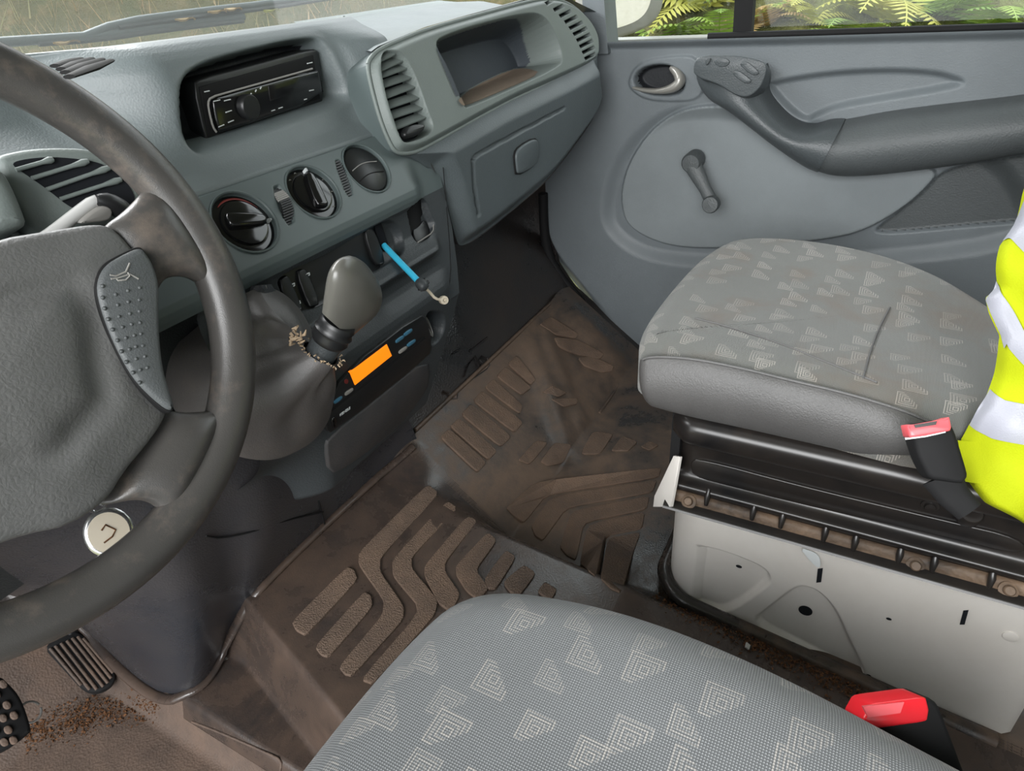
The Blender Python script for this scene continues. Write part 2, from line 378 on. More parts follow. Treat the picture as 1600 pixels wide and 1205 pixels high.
def box(name, c, h, mat, parent=None, kind=None):
    o = merge(name, [boxg(c, (1, 0, 0), (0, 1, 0), (0, 0, 1), *h)], mat, parent, False)
    if kind: o['kind'] = kind
    return o
shell = plastic('headlining', (150, 150, 146), .8); panel = plastic('cab_panel', (108, 112, 112), .6)
box('ceiling', (.42, .1, .66), (1.05, 1.0, .02), shell, kind='structure')
box('wall_rear', (.42, -.80, -.1), (1.05, .02, .78), panel, kind='structure')
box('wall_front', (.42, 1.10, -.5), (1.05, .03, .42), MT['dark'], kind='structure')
# passenger door as a relief on the plane X = 1.36
DX = 1.36
bot = np.array([ax(*p, 0, DX)[1:] for p in [(852, 300), (853, 350), (858, 392), (875, 425), (905, 462), (945, 508), (985, 560), (1040, 640), (1110, 740)]])
bot = chaikin(bot, 2, False)
def dpx(pts, n=2): return chaikin([ax(*p, 0, DX)[1:] for p in pts], n)
D4 = lambda pts: crop(pts, 920, 0, .425)
ins_px = D4([(450, 380), (330, 402), (220, 480), (145, 590), (112, 700), (118, 790), (150, 845), (230, 890), (330, 916), (480, 920), (700, 905), (880, 886), (1000, 860), (1130, 790), (1230, 710), (1300, 625), (1150, 600), (1000, 560), (840, 520), (660, 450), (560, 390)])
ring_px = D4([(400, 372), (270, 392), (140, 490), (60, 620), (32, 760), (48, 850), (120, 925), (230, 975), (420, 995), (800, 1010), (1600, 940), (1700, 800), (1500, 500), (900, 450), (600, 380)])
pocket_px = D4([(640, 308), (700, 287), (850, 262), (1000, 249), (1150, 246), (1290, 256), (1370, 280), (1392, 300), (1370, 325), (1250, 348), (1100, 372), (920, 402), (850, 428), (795, 462), (715, 400)])
cup_px = D4([(158, 290), (185, 250), (235, 232), (295, 232), (340, 255), (362, 295), (350, 340), (310, 355), (240, 355), (180, 335)])
bez_px = D4([(142, 300), (165, 245), (220, 215), (300, 203), (400, 198), (440, 290), (410, 372), (300, 378), (210, 370), (155, 335)])
dark_px = D4([(1030, 862), (1130, 790), (1230, 710), (1300, 625), (1600, 560), (1800, 560), (1800, 815), (1600, 832), (1350, 852), (1100, 875)])
ny, nz = 560, 400
yy = np.linspace(-.62, bot[0, 0]-.001, ny); bz = np.interp(yy, bot[::-1, 0][np.argsort(bot[::-1, 0])], bot[::-1, 1][np.argsort(bot[::-1, 0])])
topz = -.1195
tt = np.linspace(0, 1, nz)
PY = np.repeat(yy[:, None], nz, 1); PZ = bz[:, None]*(1-tt)+topz*tt
Q = np.stack([PY, PZ], -1)
h = np.zeros(PY.shape)
h -= .016*sst(.0, .035, -sdf(dpx(ring_px), Q))                      # wide shallow basin
h += .010*sst(-.002, .004, -sdf(dpx(ins_px), Q))                   # lighter insert stands proud of it
h -= .012*sst(0, .012, -sdf(dpx(pocket_px), Q))                    # pocket above the armrest
h += .004*sst(0, .004, -sdf(dpx(bez_px), Q))
h -= .034*sst(0, .010, -sdf(dpx(cup_px), Q))
h -= .010*sst(0, .006, -sdf(dpx(dark_px), Q))
h += .012*sst(.03, 0., np.abs(PZ-topz))*0+.014*sst(-.135, -.12, PZ)  # sill lip
h -= .05*sst(.045, 0, np.abs(PZ-bz[:, None]))*sst(.45, .6, PY)*.4
door = grid('door_1', np.stack([DX-h, PY, PZ], -1), MT['door'], flip=True); tag(door, kind='structure')
# insert colour as a part: thin skin following the relief
dsd = sdf(dpx(ins_px), Q); mk = dsd < -.0012
insert = grid('door_insert', np.stack([DX-h-.0012, PY, PZ], -1), MT['doorlt'], door, flip=True, mask=mk); tag(insert, 'lighter rounded insert panel')
mk = sdf(dpx(dark_px), Q) < -.003
grid('door_map_pocket', np.stack([DX-h-.0012, PY, PZ], -1), MT['doordk'], door, flip=True, mask=mk)
grid('handle_cup', np.stack([DX-h-.001, PY, PZ], -1), MT['lining'], door, flip=True, mask=sdf(dpx(cup_px), Q) < -.004)
wsp = [(DX-.012, y, z) for y, z in bot]
tube('weatherstrip', wsp, .011, MT['blackm'], door, 10)
# armrest body: loft of cross sections along Y
def dp(x, y, d=0.): p = crop([(x, y)], 920, 0, .425)[0]; return ax(*p, 0, DX-d)
arm_top = [(800, 468), (850, 452), (935, 462), (1100, 440), (1350, 405), (1600, 372), (1800, 340)]
arm_bot = [(835, 634), (850, 640), (900, 652), (1020, 655), (1300, 622), (1600, 572), (1800, 540)]
def arm(name, tops, bots, depth, mat, n=60, m=18):
    T_ = resample(chaikin([dp(x, y, depth*.55) for x, y in tops], 2, False), n); B_ = resample(chaikin([dp(x, y, depth*.4) for x, y in bots], 2, False), n)
    P = np.zeros((n, m, 3)); a = np.linspace(0, math.pi, m)
    for i in range(n):
        t = (1-np.cos(a))/2; prof = np.sin(a)**.6
        P[i] = T_[i]*(1-t[:, None])+B_[i]*t[:, None]; P[i, :, 0] = DX-depth*prof+.012
    return grid(name, P, mat, door, flip=True)
arm('armrest', [(878, 462), (935, 458), (1100, 425), (1350, 395), (1600, 368), (1800, 335)], [(835, 634), (900, 655), (1020, 656), (1300, 624), (1600, 574), (1800, 540)], .085, MT['doordk'])
arm('grip_handle', [(640, 245), (655, 300), (640, 345), (700, 420), (760, 468), (820, 478), (880, 455), (934, 455)], [(383, 250), (392, 310), (430, 365), (500, 400), (580, 460), (680, 540), (780, 615), (838, 640)], .090, MT['grip'], 70)
sw_poly = [dp(x, y, .088) for x, y in [(405, 202), (560, 205), (640, 222), (658, 245), (650, 285), (628, 330), (582, 362), (530, 346), (480, 310), (388, 282), (386, 240)]]
swn = (-1, 0, .28)
swp = plate('switch_pad', sw_poly, swn, .004, .002, MT['grip'], door, back=.05)
def pat(x, y): return dp(x, y, .0925)
for q in ([(430, 215), (445, 213), (452, 216), (438, 240), (428, 240)], [(560, 230), (585, 225), (628, 265), (622, 275), (600, 278), (555, 240)], [(533, 262), (552, 258), (600, 295), (596, 305), (572, 308), (530, 275)]):
    plate('blank_button', [pat(x, y) for x, y in q], swn, .0025, .001, MT['grip'], swp)
plate('round_blank', [pat(490+28*math.cos(a), 229+17*math.sin(a)) for a in np.linspace(0, 6.28, 14)[:-1]], swn, .0018, .0008, MT['grip'], swp, rnd=1)
# release lever
lv = [dp(x, y, d) for x, y, d in [(163, 322, .002), (205, 332, .006), (265, 336, .010), (318, 322, .012), (340, 296, .010), (325, 268, .006), (303, 252, -.004)]]
tube('release_lever', lv, [.004, .0065, .009, .0155, .017, .012, .006], MT['silver'], door, 14, 2, ex=.6)
# window crank
c0 = dp(378, 598, .035); c1 = dp(455, 748, .05)
cr = tube('window_crank', [c0, lerp(c0, c1, .3), lerp(c0, c1, .65), c1], [.017, .015, .0115, .0125], MT['doordk'], door, 16, ex=.5, side=(0, 1, .4))
lathe('crank_hub', [(.019, -.03), (.019, .004), (.016, .009), (0.0, .010)], c0, (-1, 0, 0), MT['doordk'], cr)
lathe('crank_knob', [(.010, -.004), (.0155, .0), (.0165, .018), (.0145, .023), (0, .024)], c1, (-1, 0, .15), MT['doordk'], cr, 24)
# door seam below and window
tube('window_seal', [(DX+.004, y, -.117) for y in np.linspace(.33, -.6, 20)], .006, MT['blackm'], door, 8)
bz1 = ax(1146, 66, 0, 1.385); bz2 = ax(1166, -70, 0, 1.385)
tr = merge('trim_1', [boxg((1.385, .285, .2), (0, 1, 0), (1, 0, 0), (-.0, .04, 1), .016, .012, .33)], MT['blackm'], None, False); tag(tr, kind='structure')
tr = merge('trim_2', [boxg((1.375, .572, .20), (0, 1, 0), (1, 0, 0), (0, .10, 1), .022, .03, .34)], MT['door'], None, False); tag(tr, kind='structure')
w = merge('window_2', [boxg((1.40, .0, .2), (0, 1, 0), (0, 0, 1), (1, 0, 0), .60, .33, .002)], MT['glass'], None, False); tag(w, kind='structure')
ws = grid('window_1', np.array([[(x, .965-.10*abs(x-.4)**2+t*.75, -.055+t*.72) for t in (0, .5, 1)] for x in np.linspace(-.5, 1.36, 20)]), MT['glassf']); tag(ws, kind='structure')
# outer sill ledge of the door and the wall below the far side of the cab
box('trim_3', (1.47, .0, -.16), (.03, .62, .035), MT['btngrey'], kind='structure')

kick = box('wall_right', (1.375, .84, -.52), (.012, .19, .42), MT['toe'], kind='structure')
tube('door_gap_strip', [ax(852, 312, 0, 1.352), ax(851, 340, 0, 1.352), ax(855, 372, 0, 1.352)], .003, MT['white'], kick, 6)
# ------------------------------------------------------------------ dashboard
DB = thing('dashboard', 'grey-blue moulded dashboard spanning the cab, with vents, dials and tray', 'dashboard', (.5, .8, -.3))
prof = np.array([(1.03, -.046), (.95, -.043), (.80, -.038), (.70, -.031), (.674, -.032), (.655, -.044), (.643, -.060), (.636, -.09), (.631, -.125), (.622, -.146), (.612, -.155), (.599, -.164), (.573, -.194), (.556, -.222), (.5475, -.237), (.549, -.250), (.556, -.262), (.556, -.280), (.553, -.297), (.540, -.306), (.523, -.314), (.528, -.322), (.540, -.33), (.540, -.350), (.529, -.361), (.522, -.374), (.525, -.39), (.531, -.422), (.538, -.463), (.559, -.55), (.572, -.595), (.592, -.625)])
prof = np.vstack([chaikin(prof[:12], 1, False), chaikin(prof[11:], 1, False)[1:]])
SL = np.r_[0, np.cumsum(np.linalg.norm(np.diff(prof, axis=0), axis=1))]
def s_of_z(z, lo=8): return SL[lo:][np.argmin(np.abs(prof[lo:, 1]-z))]
S_SEAM = s_of_z(-.164); S_LED = s_of_z(-.2500); S_END = SL[-1]
def pA(X, s):
    X = np.asarray(X, float); s = np.asarray(s, float); return np.stack(np.broadcast_arrays(X, np.interp(s, SL, prof[:, 0]), np.interp(s, SL, prof[:, 1])), -1)
def nA(s):
    e = .004; a = pA(0, np.clip(s-e, 0, S_END)); b = pA(0, np.clip(s+e, 0, S_END)); t = b-a; t = t/(np.linalg.norm(t, axis=-1, keepdims=True)+1e-12)
    return np.stack([np.zeros_like(t[..., 0]), t[..., 2], -t[..., 1]], -1)
def atA(px, py):
    """first hit of a pixel ray on the extruded profile -> (X, s)"""
    r = ray(px, py); best = None
    for k in range(len(prof)-1):
        a, b = prof[k], prof[k+1]; A = np.array([[r[1], -(b-a)[0]], [r[2], -(b-a)[1]]])
        if abs(np.linalg.det(A)) < 1e-12: continue
        q, t = np.linalg.solve(A, a)
        if q > 0 and -1e-6 <= t <= 1+1e-6 and (best is None or q < best[0]): best = (q, SL[k]+t*(SL[k+1]-SL[k]))
    if best is None:
        k = int(np.argmin([abs(p[1]*r[1]-p[0]*r[2])/np.hypot(*p) for p in prof])); best = (prof[k, 0]/r[1], SL[k])
    return np.array([best[0]*r[0], best[1]])
def A3(px, py, off=0.): X, s = atA(px, py); return pA(X, s)+nA(s)*off
def polyA(pts, n=2): return chaikin([atA(*p) for p in pts], n)
C2 = lambda p: crop(p, 250, 0, .2821); C3 = lambda p: crop(p, 540, 0, .2821); CD = lambda p: crop(p, 330, 210, .1875); CS = lambda p: crop(p, 420, 380, .125); CH = lambda p: crop(p, 560, 290, .125); C8 = lambda p: crop(p, 380, 420, .2821)
pod = polyA([(498, 57), (518, 76), (532, 103), (546, 138), (549, 155), (540, 168), (476, 188), (391, 219), (318, 246), (303, 240), (289, 222), (279, 169), (279, 130), (292, 108), (320, 92), (377, 76), (447, 60), (480, 56)])
RD = .0335
def dialc(px, py): return atA(px, py)
dials = [(384, 346, .0345), (491, 299, .0335), (574, 262, .0335)]
thumb = polyA(CD([(497, 440), (580, 405), (715, 722), (627, 775)]), 1)
gril = polyA(CD([(1017, 217), (1083, 195), (1195, 500), (1130, 533)]), 1)
swrec = polyA([(432, 440), (444, 427), (487, 408), (539, 381), (600, 343), (622, 346), (633, 372), (633, 392), (625, 402), (585, 426), (507, 478), (462, 489), (450, 482), (437, 455)])
pock = polyA(C8([(1000, 235), (1095, 225), (1128, 270), (1112, 370), (1050, 440), (1030, 400)]))
hole = polyA(CH([(612, 290), (822, 152), (870, 185), (885, 330), (950, 480), (940, 585), (895, 645), (760, 728), (700, 680), (640, 450)]), 1)
def hA(X, s):
    Q = np.stack([X, s], -1); h = np.zeros(X.shape)
    for px, py, r in dials:
        c = dialc(px, py); d = np.hypot(Q[..., 0]-c[0], Q[..., 1]-c[1])-r
        h -= .009*sst(.0015, -.003, d)
    for p, dep, e in ((thumb, .006, .002), (gril, .005, .002), (swrec, .012, .008), (pock, .035, .010), (hole, .012, .003)): h -= dep*sst(.0, e, -sdf(p, Q))
    h -= .0028*sst(.0022, .0006, np.abs(s-S_SEAM))
    return h
def xl(s):
    z = np.interp(s, SL, prof[:, 1]); return np.where(s < S_SEAM+.001, -.4, .355)
zs = [-.20, -.24, -.31, -.36, -.44, -.49, -.55, -.617, -.68]; xr_ = [.80, .80, .79, .775, .742, .715, .69, .66, .62]
def xr(s):
    z = np.interp(s, SL, prof[:, 1]); Y = np.interp(s, SL, prof[:, 0]); return np.where(s < S_SEAM, .79+.20*np.clip((Y-.66)/.30, 0, 1.2), np.interp(-z, [-q for q in zs], xr_))
def surfA(X, s, h=None):
    P = pA(X, s)
    if h is not None: P = P+nA(s)*h[..., None]
    z = np.interp(s, SL, prof[:, 1]); y0 = np.interp(s, SL, prof[:, 0]); yf = np.interp(-z, [.194, .40], [.573, .5255])
    P[..., 1] += np.where((z < -.194) & (z > -.40), yf-y0, 0)*sst(.715, .755, X)
    P[..., 1] += .10*sst(.47, .36, X)*sst(-.42, -.56, z)+.09*sst(-.56, -.615, z)
    return P
def sheet(name, s0, s1, ns, nx, mat, h=hA, x0=None, extra=None):
    s = np.linspace(s0, s1, ns)[None, :].repeat(nx, 0); t = np.linspace(0, 1, nx)[:, None]
    a = xl(s) if x0 is None else np.full(s.shape, x0); X = a*(1-t)+xr(s)*t
    P = surfA(X, s, h(X, s))
    if extra is not None: P = P+extra(X, s)
    return grid(name, P, mat, DB, flip=True)
def podx(X, s):
    d = -sdf(pod, np.stack([X, s], -1)); k = sst(0, .019, d)
    tilt = 0.*X; z = np.interp(s, SL, prof[:, 1]); lf = .10*sst(-.158, -.07, z)*sst(.475, .37, X)*sst(-.02, -.036, z); rt = -.030*sst(.0, .02, -d)*sst(.70, .775, X)*sst(-.03, -.06, z)*sst(-.162, -.13, z)
    return np.stack([0*k, .046*k+lf+rt, .0*k], -1)
sheet('upper_shell', 0, S_SEAM, 190, 330, MT['dash'], lambda X, s: -.0028*sst(.0022, .0006, np.abs(s-S_SEAM)), extra=podx)
us_ = bpy.data.objects['upper_shell']
s_ = np.linspace(0, S_SEAM, 190)[None, :].repeat(330, 0); X_ = xl(s_)*(1-np.linspace(0, 1, 330)[:, None])+xr(s_)*np.linspace(0, 1, 330)[:, None]
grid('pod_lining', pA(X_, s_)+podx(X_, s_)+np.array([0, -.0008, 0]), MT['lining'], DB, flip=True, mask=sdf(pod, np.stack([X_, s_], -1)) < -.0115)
sheet('heater_panel', S_SEAM, S_LED, 110, 420, MT['dash2'], x0=.10)
con = sheet('centre_console', S_LED, S_END, 300, 240, MT['dashlow'])
# side of the console and dark space under the dash
ss = np.linspace(S_LED-.02, S_END, 40); ed = surfA(xr(ss), ss); P = np.stack([ed+np.array([dx, dy, 0]) for dx, dy in ((0, 0), (-.004, .006), (-.006, .02), (-.02, .25), (-.03, .4))], 0)
grid('console_side', P, MT['dashlow'], DB, flip=True)
kn = np.array([[(x, .60+.05*t+.10*max(0, t-.5), -.20-.30*t) for t in np.linspace(0, 1, 14)] for x in np.linspace(-.5, .40, 20)])
grid('knee_panel', kn, MT['dashlow'], DB, flip=True)
# dials
def dialset(i):
    px, py, r = dials[i]; c2 = dialc(px, py); c = pA(*c2); n = nA(c2[1]); c = c-n*.009; u, v, n = frame(n, (0, 0, 1)); return c, u, v, n, r
for i in range(3):
    c, u, v, n, r = dialset(i)
    if i < 2:
        lathe('dial_rim', [(r+.0016, .007), (r+.0016, .0092), (r+.0006, .0096), (r-.0006, .0085), (r-.0008, .003)], c, n, MT['dash2'], DB, 40, cap=False)
        d = lathe('heater_dial', [(r-.001, 0), (r-.0015, .003), (r-.006, .0045), (r-.009, .0045), (r-.010, .0075), (r-.013, .0085), (0, .0088)], c, n, MT['gloss'], DB, 40)
        a = math.radians((-18, 72)[i]); du = u*math.cos(a)+v*math.sin(a); dv = -u*math.sin(a)+v*math.cos(a); k = c+n*.0082
        plate('knob_bar', [k+du*x+dv*y for x, y in ((-.022, -.006), (-.018, -.0085), (.018, -.0065), (.023, 0), (.018, .0065), (-.018, .0085), (-.022, .006))], n, .008, .003, MT['gloss'], d, rnd=1)
        plate('pointer_mark', [k+du*x+dv*y for x, y in ((.0245, -.0009), (.0285, -.0009), (.0285, .0009), (.0245, .0009))], n, -.0034, 0, MT['mark'], d, rnd=0, back=-.004)
        if i == 0:
            arc = [c+n*.0050+(u*math.cos(t)+v*math.sin(t))*(r-.006) for t in np.linspace(.35, 2.1, 20)]; tube('red_arc', arc, [.0004]+[.0016]*3+[.0004], MT['markred'], d, 6, ex=.4)
        else:
            for t in (2.2, 1.7, 1.1, .35, -.25, -1.0):
                q = c+n*.0049+(u*math.cos(t)+v*math.sin(t))*(r-.0055); tube('scale_mark', [q-u*.0014, q+v*.001, q+u*.0014], .0004, MT['btngrey'], d, 5)
    else:
        lathe('dial_rim', [(r+.0016, .007), (r+.0016, .0092), (r+.0006, .0096), (r-.0006, .0085), (r-.0008, .003)], c, n, MT['dash2'], DB, 40, cap=False)
        d = lathe('blank_dial_cover', [(r-.001, 0), (r-.0015, .004), (r-.004, .0065), (0, .007)], c, n, MT['black'], DB, 40)
        for sgn in (.004, -.011):
            tube('cover_ridge', [c+n*.0072+u*x+v*(sgn+.0035*math.cos(x*70)) for x in np.linspace(-.024, .024, 12)], .0006, MT['btngrey'] if sgn > 0 else MT['blackm'], d, 6)
# thumbwheel and little grille
def inset(name, pts, off, h, bev, mat, parent=DB, rnd=1, back=.002):
    q = [atA(*p) for p in pts]; s = np.mean([x[1] for x in q]); n = nA(s); return plate(name, [pA(*x)+nA(x[1])*off for x in q], n, h, bev, mat, parent, rnd=rnd, back=back)
tw = inset('thumbwheel_slot', CD([(500, 440), (580, 408), (712, 720), (630, 770)]), -.0062, .001, 0, MT['blackm'])
ca, cb = A3(*CD([(545, 440)])[0]), A3(*CD([(665, 735)])[0]); n = nA(atA(440, 320)[1]); ww = .0075
for k in range(17):
    t = (k+.5)/17; q = lerp(ca, cb, t)+n*(-.006+.010*math.sin(math.pi*t)); q2 = q
    merge('wheel_tooth', [boxg(q, (1, 0, 0), np.cross(n, (1, 0, 0)), n, ww, .0009, .0016)], MT['btngrey'] if k in (2, 3, 4, 5, 6) else MT['black'], tw, False)
gl = inset('sensor_grille', CD([(1020, 218), (1083, 198), (1192, 498), (1132, 530)]), -.0052, .001, 0, MT['blackm'])
ca, cb = A3(*CD([(1052, 215)])[0]), A3(*CD([(1160, 510)])[0]); n = nA(atA(537, 277)[1])
for k in range(14):
    q = lerp(ca, cb, (k+.5)/14)-n*.0025
    merge('grille_fin', [boxg(q, (1, 0, 0), np.cross(n, (1, 0, 0)), n, .0075, .0010, .002)], MT['black'], gl, False)
# switch row
base = inset('switch_carrier', [(434, 441), (446, 430), (487, 410), (539, 383), (590, 353), (603, 402), (584, 424), (507, 476), (462, 487), (450, 480)], -.0120, .0015, .0005, MT['black'])
for q, mat in ((CS([(165, 500), (255, 430), (300, 440), (425, 740), (410, 790), (320, 855), (285, 830)]), 'black'), (CS([(385, 385), (475, 335), (520, 360), (640, 690), (530, 738), (495, 715)]), 'black'), (CH([(112, 605), (180, 565), (250, 585), (345, 890), (300, 935), (215, 948)]), 'black')):
    inset('rocker_switch', q, -.010, .006, .002, MT[mat], base)
def mark(pts, off, parent, mat='mark', r=.0008):
    tube('symbol', [A3(x, y, off) for x, y in pts], r, MT[mat], parent, 5)
for cx, cy in ((318, 540), (380, 745), (505, 410)):
    mark(CS([(cx-35, cy+28), (cx-38, cy+8), (cx-8, cy-18), (cx+30, cy-35), (cx+32, cy-12), (cx-5, cy+15), (cx-32, cy+36)]), -.0035, base)
mark(CH([(205, 690), (225, 660), (245, 650)]), -.0035, base, 'mark', .0011)
for k in range(3):
    mark(CS([(600+22*k, 305+45*k), (640+22*k, 270+45*k)]), -.0095, base, 'btngrey', .0009)
inset('dark_slot', CH([(275, 520), (320, 480), (372, 495), (452, 755), (420, 790), (350, 770)]), -.0122, .002, .0005, MT['dark'])
inset('blank_housing', CH([(625, 300), (815, 170), (860, 195), (870, 335), (935, 485), (925, 575), (885, 625), (765, 712), (710, 670), (655, 450)]), -.0122, .0015, .0005, MT['blackm'])
hb = inset('housing_clip', CH([(720, 560), (800, 520), (880, 420), (930, 500), (925, 560), (870, 620), (760, 690)]), -.011, .004, .001, MT['black'])
mark(CH([(740, 715), (900, 610), (935, 560), (935, 490)]), .0006, hb, 'btngrey', .0009)
# console lower cover, pocket ring
inset('pocket_cover', [(511, 684), (590, 621), (667, 558), (669, 600), (651, 629), (620, 668), (577, 702), (535, 732), (514, 740), (508, 700)], -.001, .004, .0025, MT['dashdark'], back=.03)
ringc = A3(681, 515, -.012); tube('socket_ring', ell(ringc, np.array([0, .3, 1])/1.05, np.array([.8, .5, 0]), .014, .010, 20), .0016, MT['btngrey'], DB, 6)
tube('panel_joint', [A3(x, y, .0005) for x, y in [(692, 262), (697, 320), (702, 380), (704, 420), (700, 470)]], .0007, MT['blackm'], DB, 5)
# light upper panel on the passenger side (plane B)
nB = np.array([-.095, -.97, .243]); nB /= np.linalg.norm(nB); oB = np.array([.715, .583, -.12]); uB, vB, nB = frame(nB)
def b2(px, py): p = at(px, py, oB, nB)-oB; return np.array([p@uB, p@vB])
def b3(q, off=0.): q = np.asarray(q); return oB+uB*q[..., :1]+vB*q[..., 1:2]+nB*np.asarray(off)[..., None]
lp = C3([(120, 350), (150, 300), (190, 262), (300, 212), (450, 152), (700, 82), (1000, 2), (1120, -20), (1230, -2), (1330, 75), (1392, 180), (1402, 280), (1392, 348), (1150, 460), (900, 570), (480, 808), (400, 848), (330, 858), (285, 845), (255, 808), (200, 680), (150, 500)])
lpB = chaikin([b2(*p) for p in lp], 2)
boxo = chaikin([b2(*p) for p in C3([(455, 235), (560, 185), (700, 140), (980, 70), (1080, 85), (1150, 200), (1188, 325), (1165, 385), (660, 612), (635, 600), (615, 560), (540, 380)])], 2)
ventL = chaikin([b2(*p) for p in C3([(235, 276), (300, 312), (350, 400), (390, 500), (430, 620), (462, 690), (457, 740), (400, 772), (312, 797), (285, 775), (250, 680), (210, 560), (180, 420), (176, 350), (200, 300)])], 2)
g0, g1 = lpB.min(0)-.002, lpB.max(0)+.002
nu, nv = 700, 240; UU, VV = np.meshgrid(np.linspace(g0[0], g1[0], nu), np.linspace(g0[1], g1[1], nv), indexing='ij')
QB = np.stack([UU, VV], -1); sd = sdf(lpB, QB); inside = sd < .0
hB = .008-.014*sst(-.012, 0.001, sd)
sb = -sdf(boxo, QB); hB -= .085*sst(0, .020, sb)
hB -= .05*sst(-.001, .003, -sdf(ventL, QB))
rv = [(1110, 35, 1085, 22), (1165, 62, 1140, 50)]
rvent = []
for k in range(10):                                                  # ten slots of the right-hand vent along a curved row
    t = k/9; xi = lerp(1085, 1300, t**.8)+18*math.sin(t*3.1); yi = lerp(22, 325, t)
    wdt = lerp(45, 75, math.sin(t*2.6)); rvent.append([(xi, yi), (xi+wdt, yi-wdt*.45-2), (xi+wdt+8, yi-wdt*.45+14), (xi+10, yi+18)])
for q in rvent: hB -= .02*sst(-.0005, .0025, -sdf(np.array([b2(*p) for p in C3(q)]), QB))
# wrap towards the door
wrap = np.clip(UU-.38, 0, 1); P = b3(QB, hB); P[..., 1] += (wrap**2)*.0
# pull the outside ring onto the outline so the edge is clean
lpP = grid('passenger_trim_panel', P, MT['light'], DB, mask=inside)
lq = lpB if .5*np.sum(lpB[:, 0]*np.roll(lpB[:, 1], -1)-np.roll(lpB[:, 0], -1)*lpB[:, 1]) > 0 else lpB[::-1]
lq = inset2(lq, .002); skirt = np.stack([b3(lq, np.full(len(lq), z)) for z in (-.0035, -.012, -.05)], 1); skirt = np.concatenate([skirt, skirt[:1]], 0); grid('trim_skirt', skirt, MT['dash2'], DB, flip=True)
tube('trim_edge', np.vstack([b3(lq, np.full(len(lq), -.0035)), b3(lq[:1], np.full(1, -.0035))]), .003, MT['light'], DB, 8, cap=False)
bk = -sdf(boxo, QB)
PXB = proj(b3(QB, hB))
grid('tray_shade', b3(QB, hB+.0010), MT['trayshade'], DB, mask=sdf(chaikin(C3([(487, 242), (560, 208), (700, 158), (940, 90), (975, 130), (1000, 250), (1035, 370), (900, 385), (700, 480), (615, 545), (600, 520), (540, 380)]), 1), PXB) < 0)  # darker skin, shade of the tray's left and back walls put into colour
padm = plastic('dusty_tray_pad', (112, 98, 86), .85, 300, .3, .2, dust=.5, dustc=(150, 135, 118))
grid('tray_pad', b3(QB, hB+.0024), padm, DB, mask=sdf(chaikin(C3([(612, 552), (700, 482), (900, 388), (1000, 376), (1088, 405), (900, 490), (655, 592), (630, 580)]), 1), PXB) < 0)
# vent slats (left vent of the light panel)
vt = tag(grid('air_vent', b3(QB, np.full(UU.shape, -.017)), MT['dark'], DB, mask=sdf(ventL, QB) < .001), None)
sl = [((175, 350), (270, 305)), ((180, 400), (312, 342)), ((190, 435), (345, 378)), ((197, 490), (375, 430)), ((212, 550), (398, 480)), ((230, 605), (415, 542)), ((245, 662), (432, 600)), ((268, 722), (440, 655))]
for a, b in sl:
    pa, pb = [at(*p, oB+nB*.001, nB) for p in C3([a, b])]; m_ = (pa+pb)/2; u_ = (pb-pa)/np.linalg.norm(pb-pa); n_ = np.array([0, -.93, .0])+np.array([0, 0, -.36]); n_ /= np.linalg.norm(n_)
    merge('slat', [boxg(m_-n_*.0075, u_, np.cross(n_, u_), n_, np.linalg.norm(pb-pa)/2+.002, .0009, .0075)], MT['light'], vt, False)
kb = [at(*p, oB+nB*.004, nB) for p in C3([(300, 745), (330, 700), (400, 690), (425, 700), (405, 745), (320, 775)])]; plate('vent_thumb', kb, nB, .008, .003, MT['black'], vt)
vr = grid('air_vent', b3(QB, hB+.001), MT['dark'], DB, mask=np.min([sdf(np.array([b2(*p) for p in C3(q)]), QB) for q in rvent], 0) < -.0008)
# glovebox panel (vertical, plane C)
nC = np.array([-.088, -1, 0.]); nC /= np.linalg.norm(nC); oC = np.array([.74, .548, -.25])
def aC(p, off=0.): return at(*p, oC+nC*off, nC)
top = resample([aC(p) for p in [(636, 243), (690, 216), (794, 160), (900, 112), (950, 86)]], 160)
botc = resample(chaikin([aC(p) for p in [(690, 252), (712, 300), (728, 372), (737, 392), (780, 362), (830, 320), (870, 285), (905, 240), (944, 185), (952, 150)]], 2, False), 160)
gp = np.array([(x, y) for x, y in C3([(738, 1190), (715, 1060), (702, 900), (720, 865), (760, 840), (1210, 600)])]); gpl = chaikin([aC(p)[[0, 2]] for p in gp], 1, False)
t = np.linspace(0, 1, 90)[None, :, None]; P = top[:, None]*(1-t)+botc[:, None]*t; QC = P[..., [0, 2]]
dd = dline(gpl, QC); P[..., 1] += .007*sst(.0034, .0012, dd)
outl = np.vstack([top, botc[::-1]])[:, [0, 2]]; sdC = -sdf(outl[::4], QC); P[..., 1] += .022*(1-sst(0, .03, sdC))
gb = grid('glovebox_panel', P, MT['glove'], DB, flip=False)
lat = [aC(p, .001) for p in C3([(932, 850), (960, 810), (1040, 765), (1060, 790), (1055, 890), (1030, 925), (945, 972), (938, 920)])]
plate('latch_recess', [p+(p-np.mean(lat, 0))*.07 for p in np.array(lat)], nC, .0014, .0004, MT['blackm'], gb, rnd=1)
plate('glovebox_latch', lat, nC, .005, .0025, MT['glove'], gb, rnd=2)
# underside closing off the glovebox
und = np.stack([botc+np.array([0, dy, dz]) for dy, dz in ((.02, .0), (.04, .004), (.16, .03), (.5, .06))], 1); grid('glovebox_underside', und, MT['dashdark'], DB, flip=True)
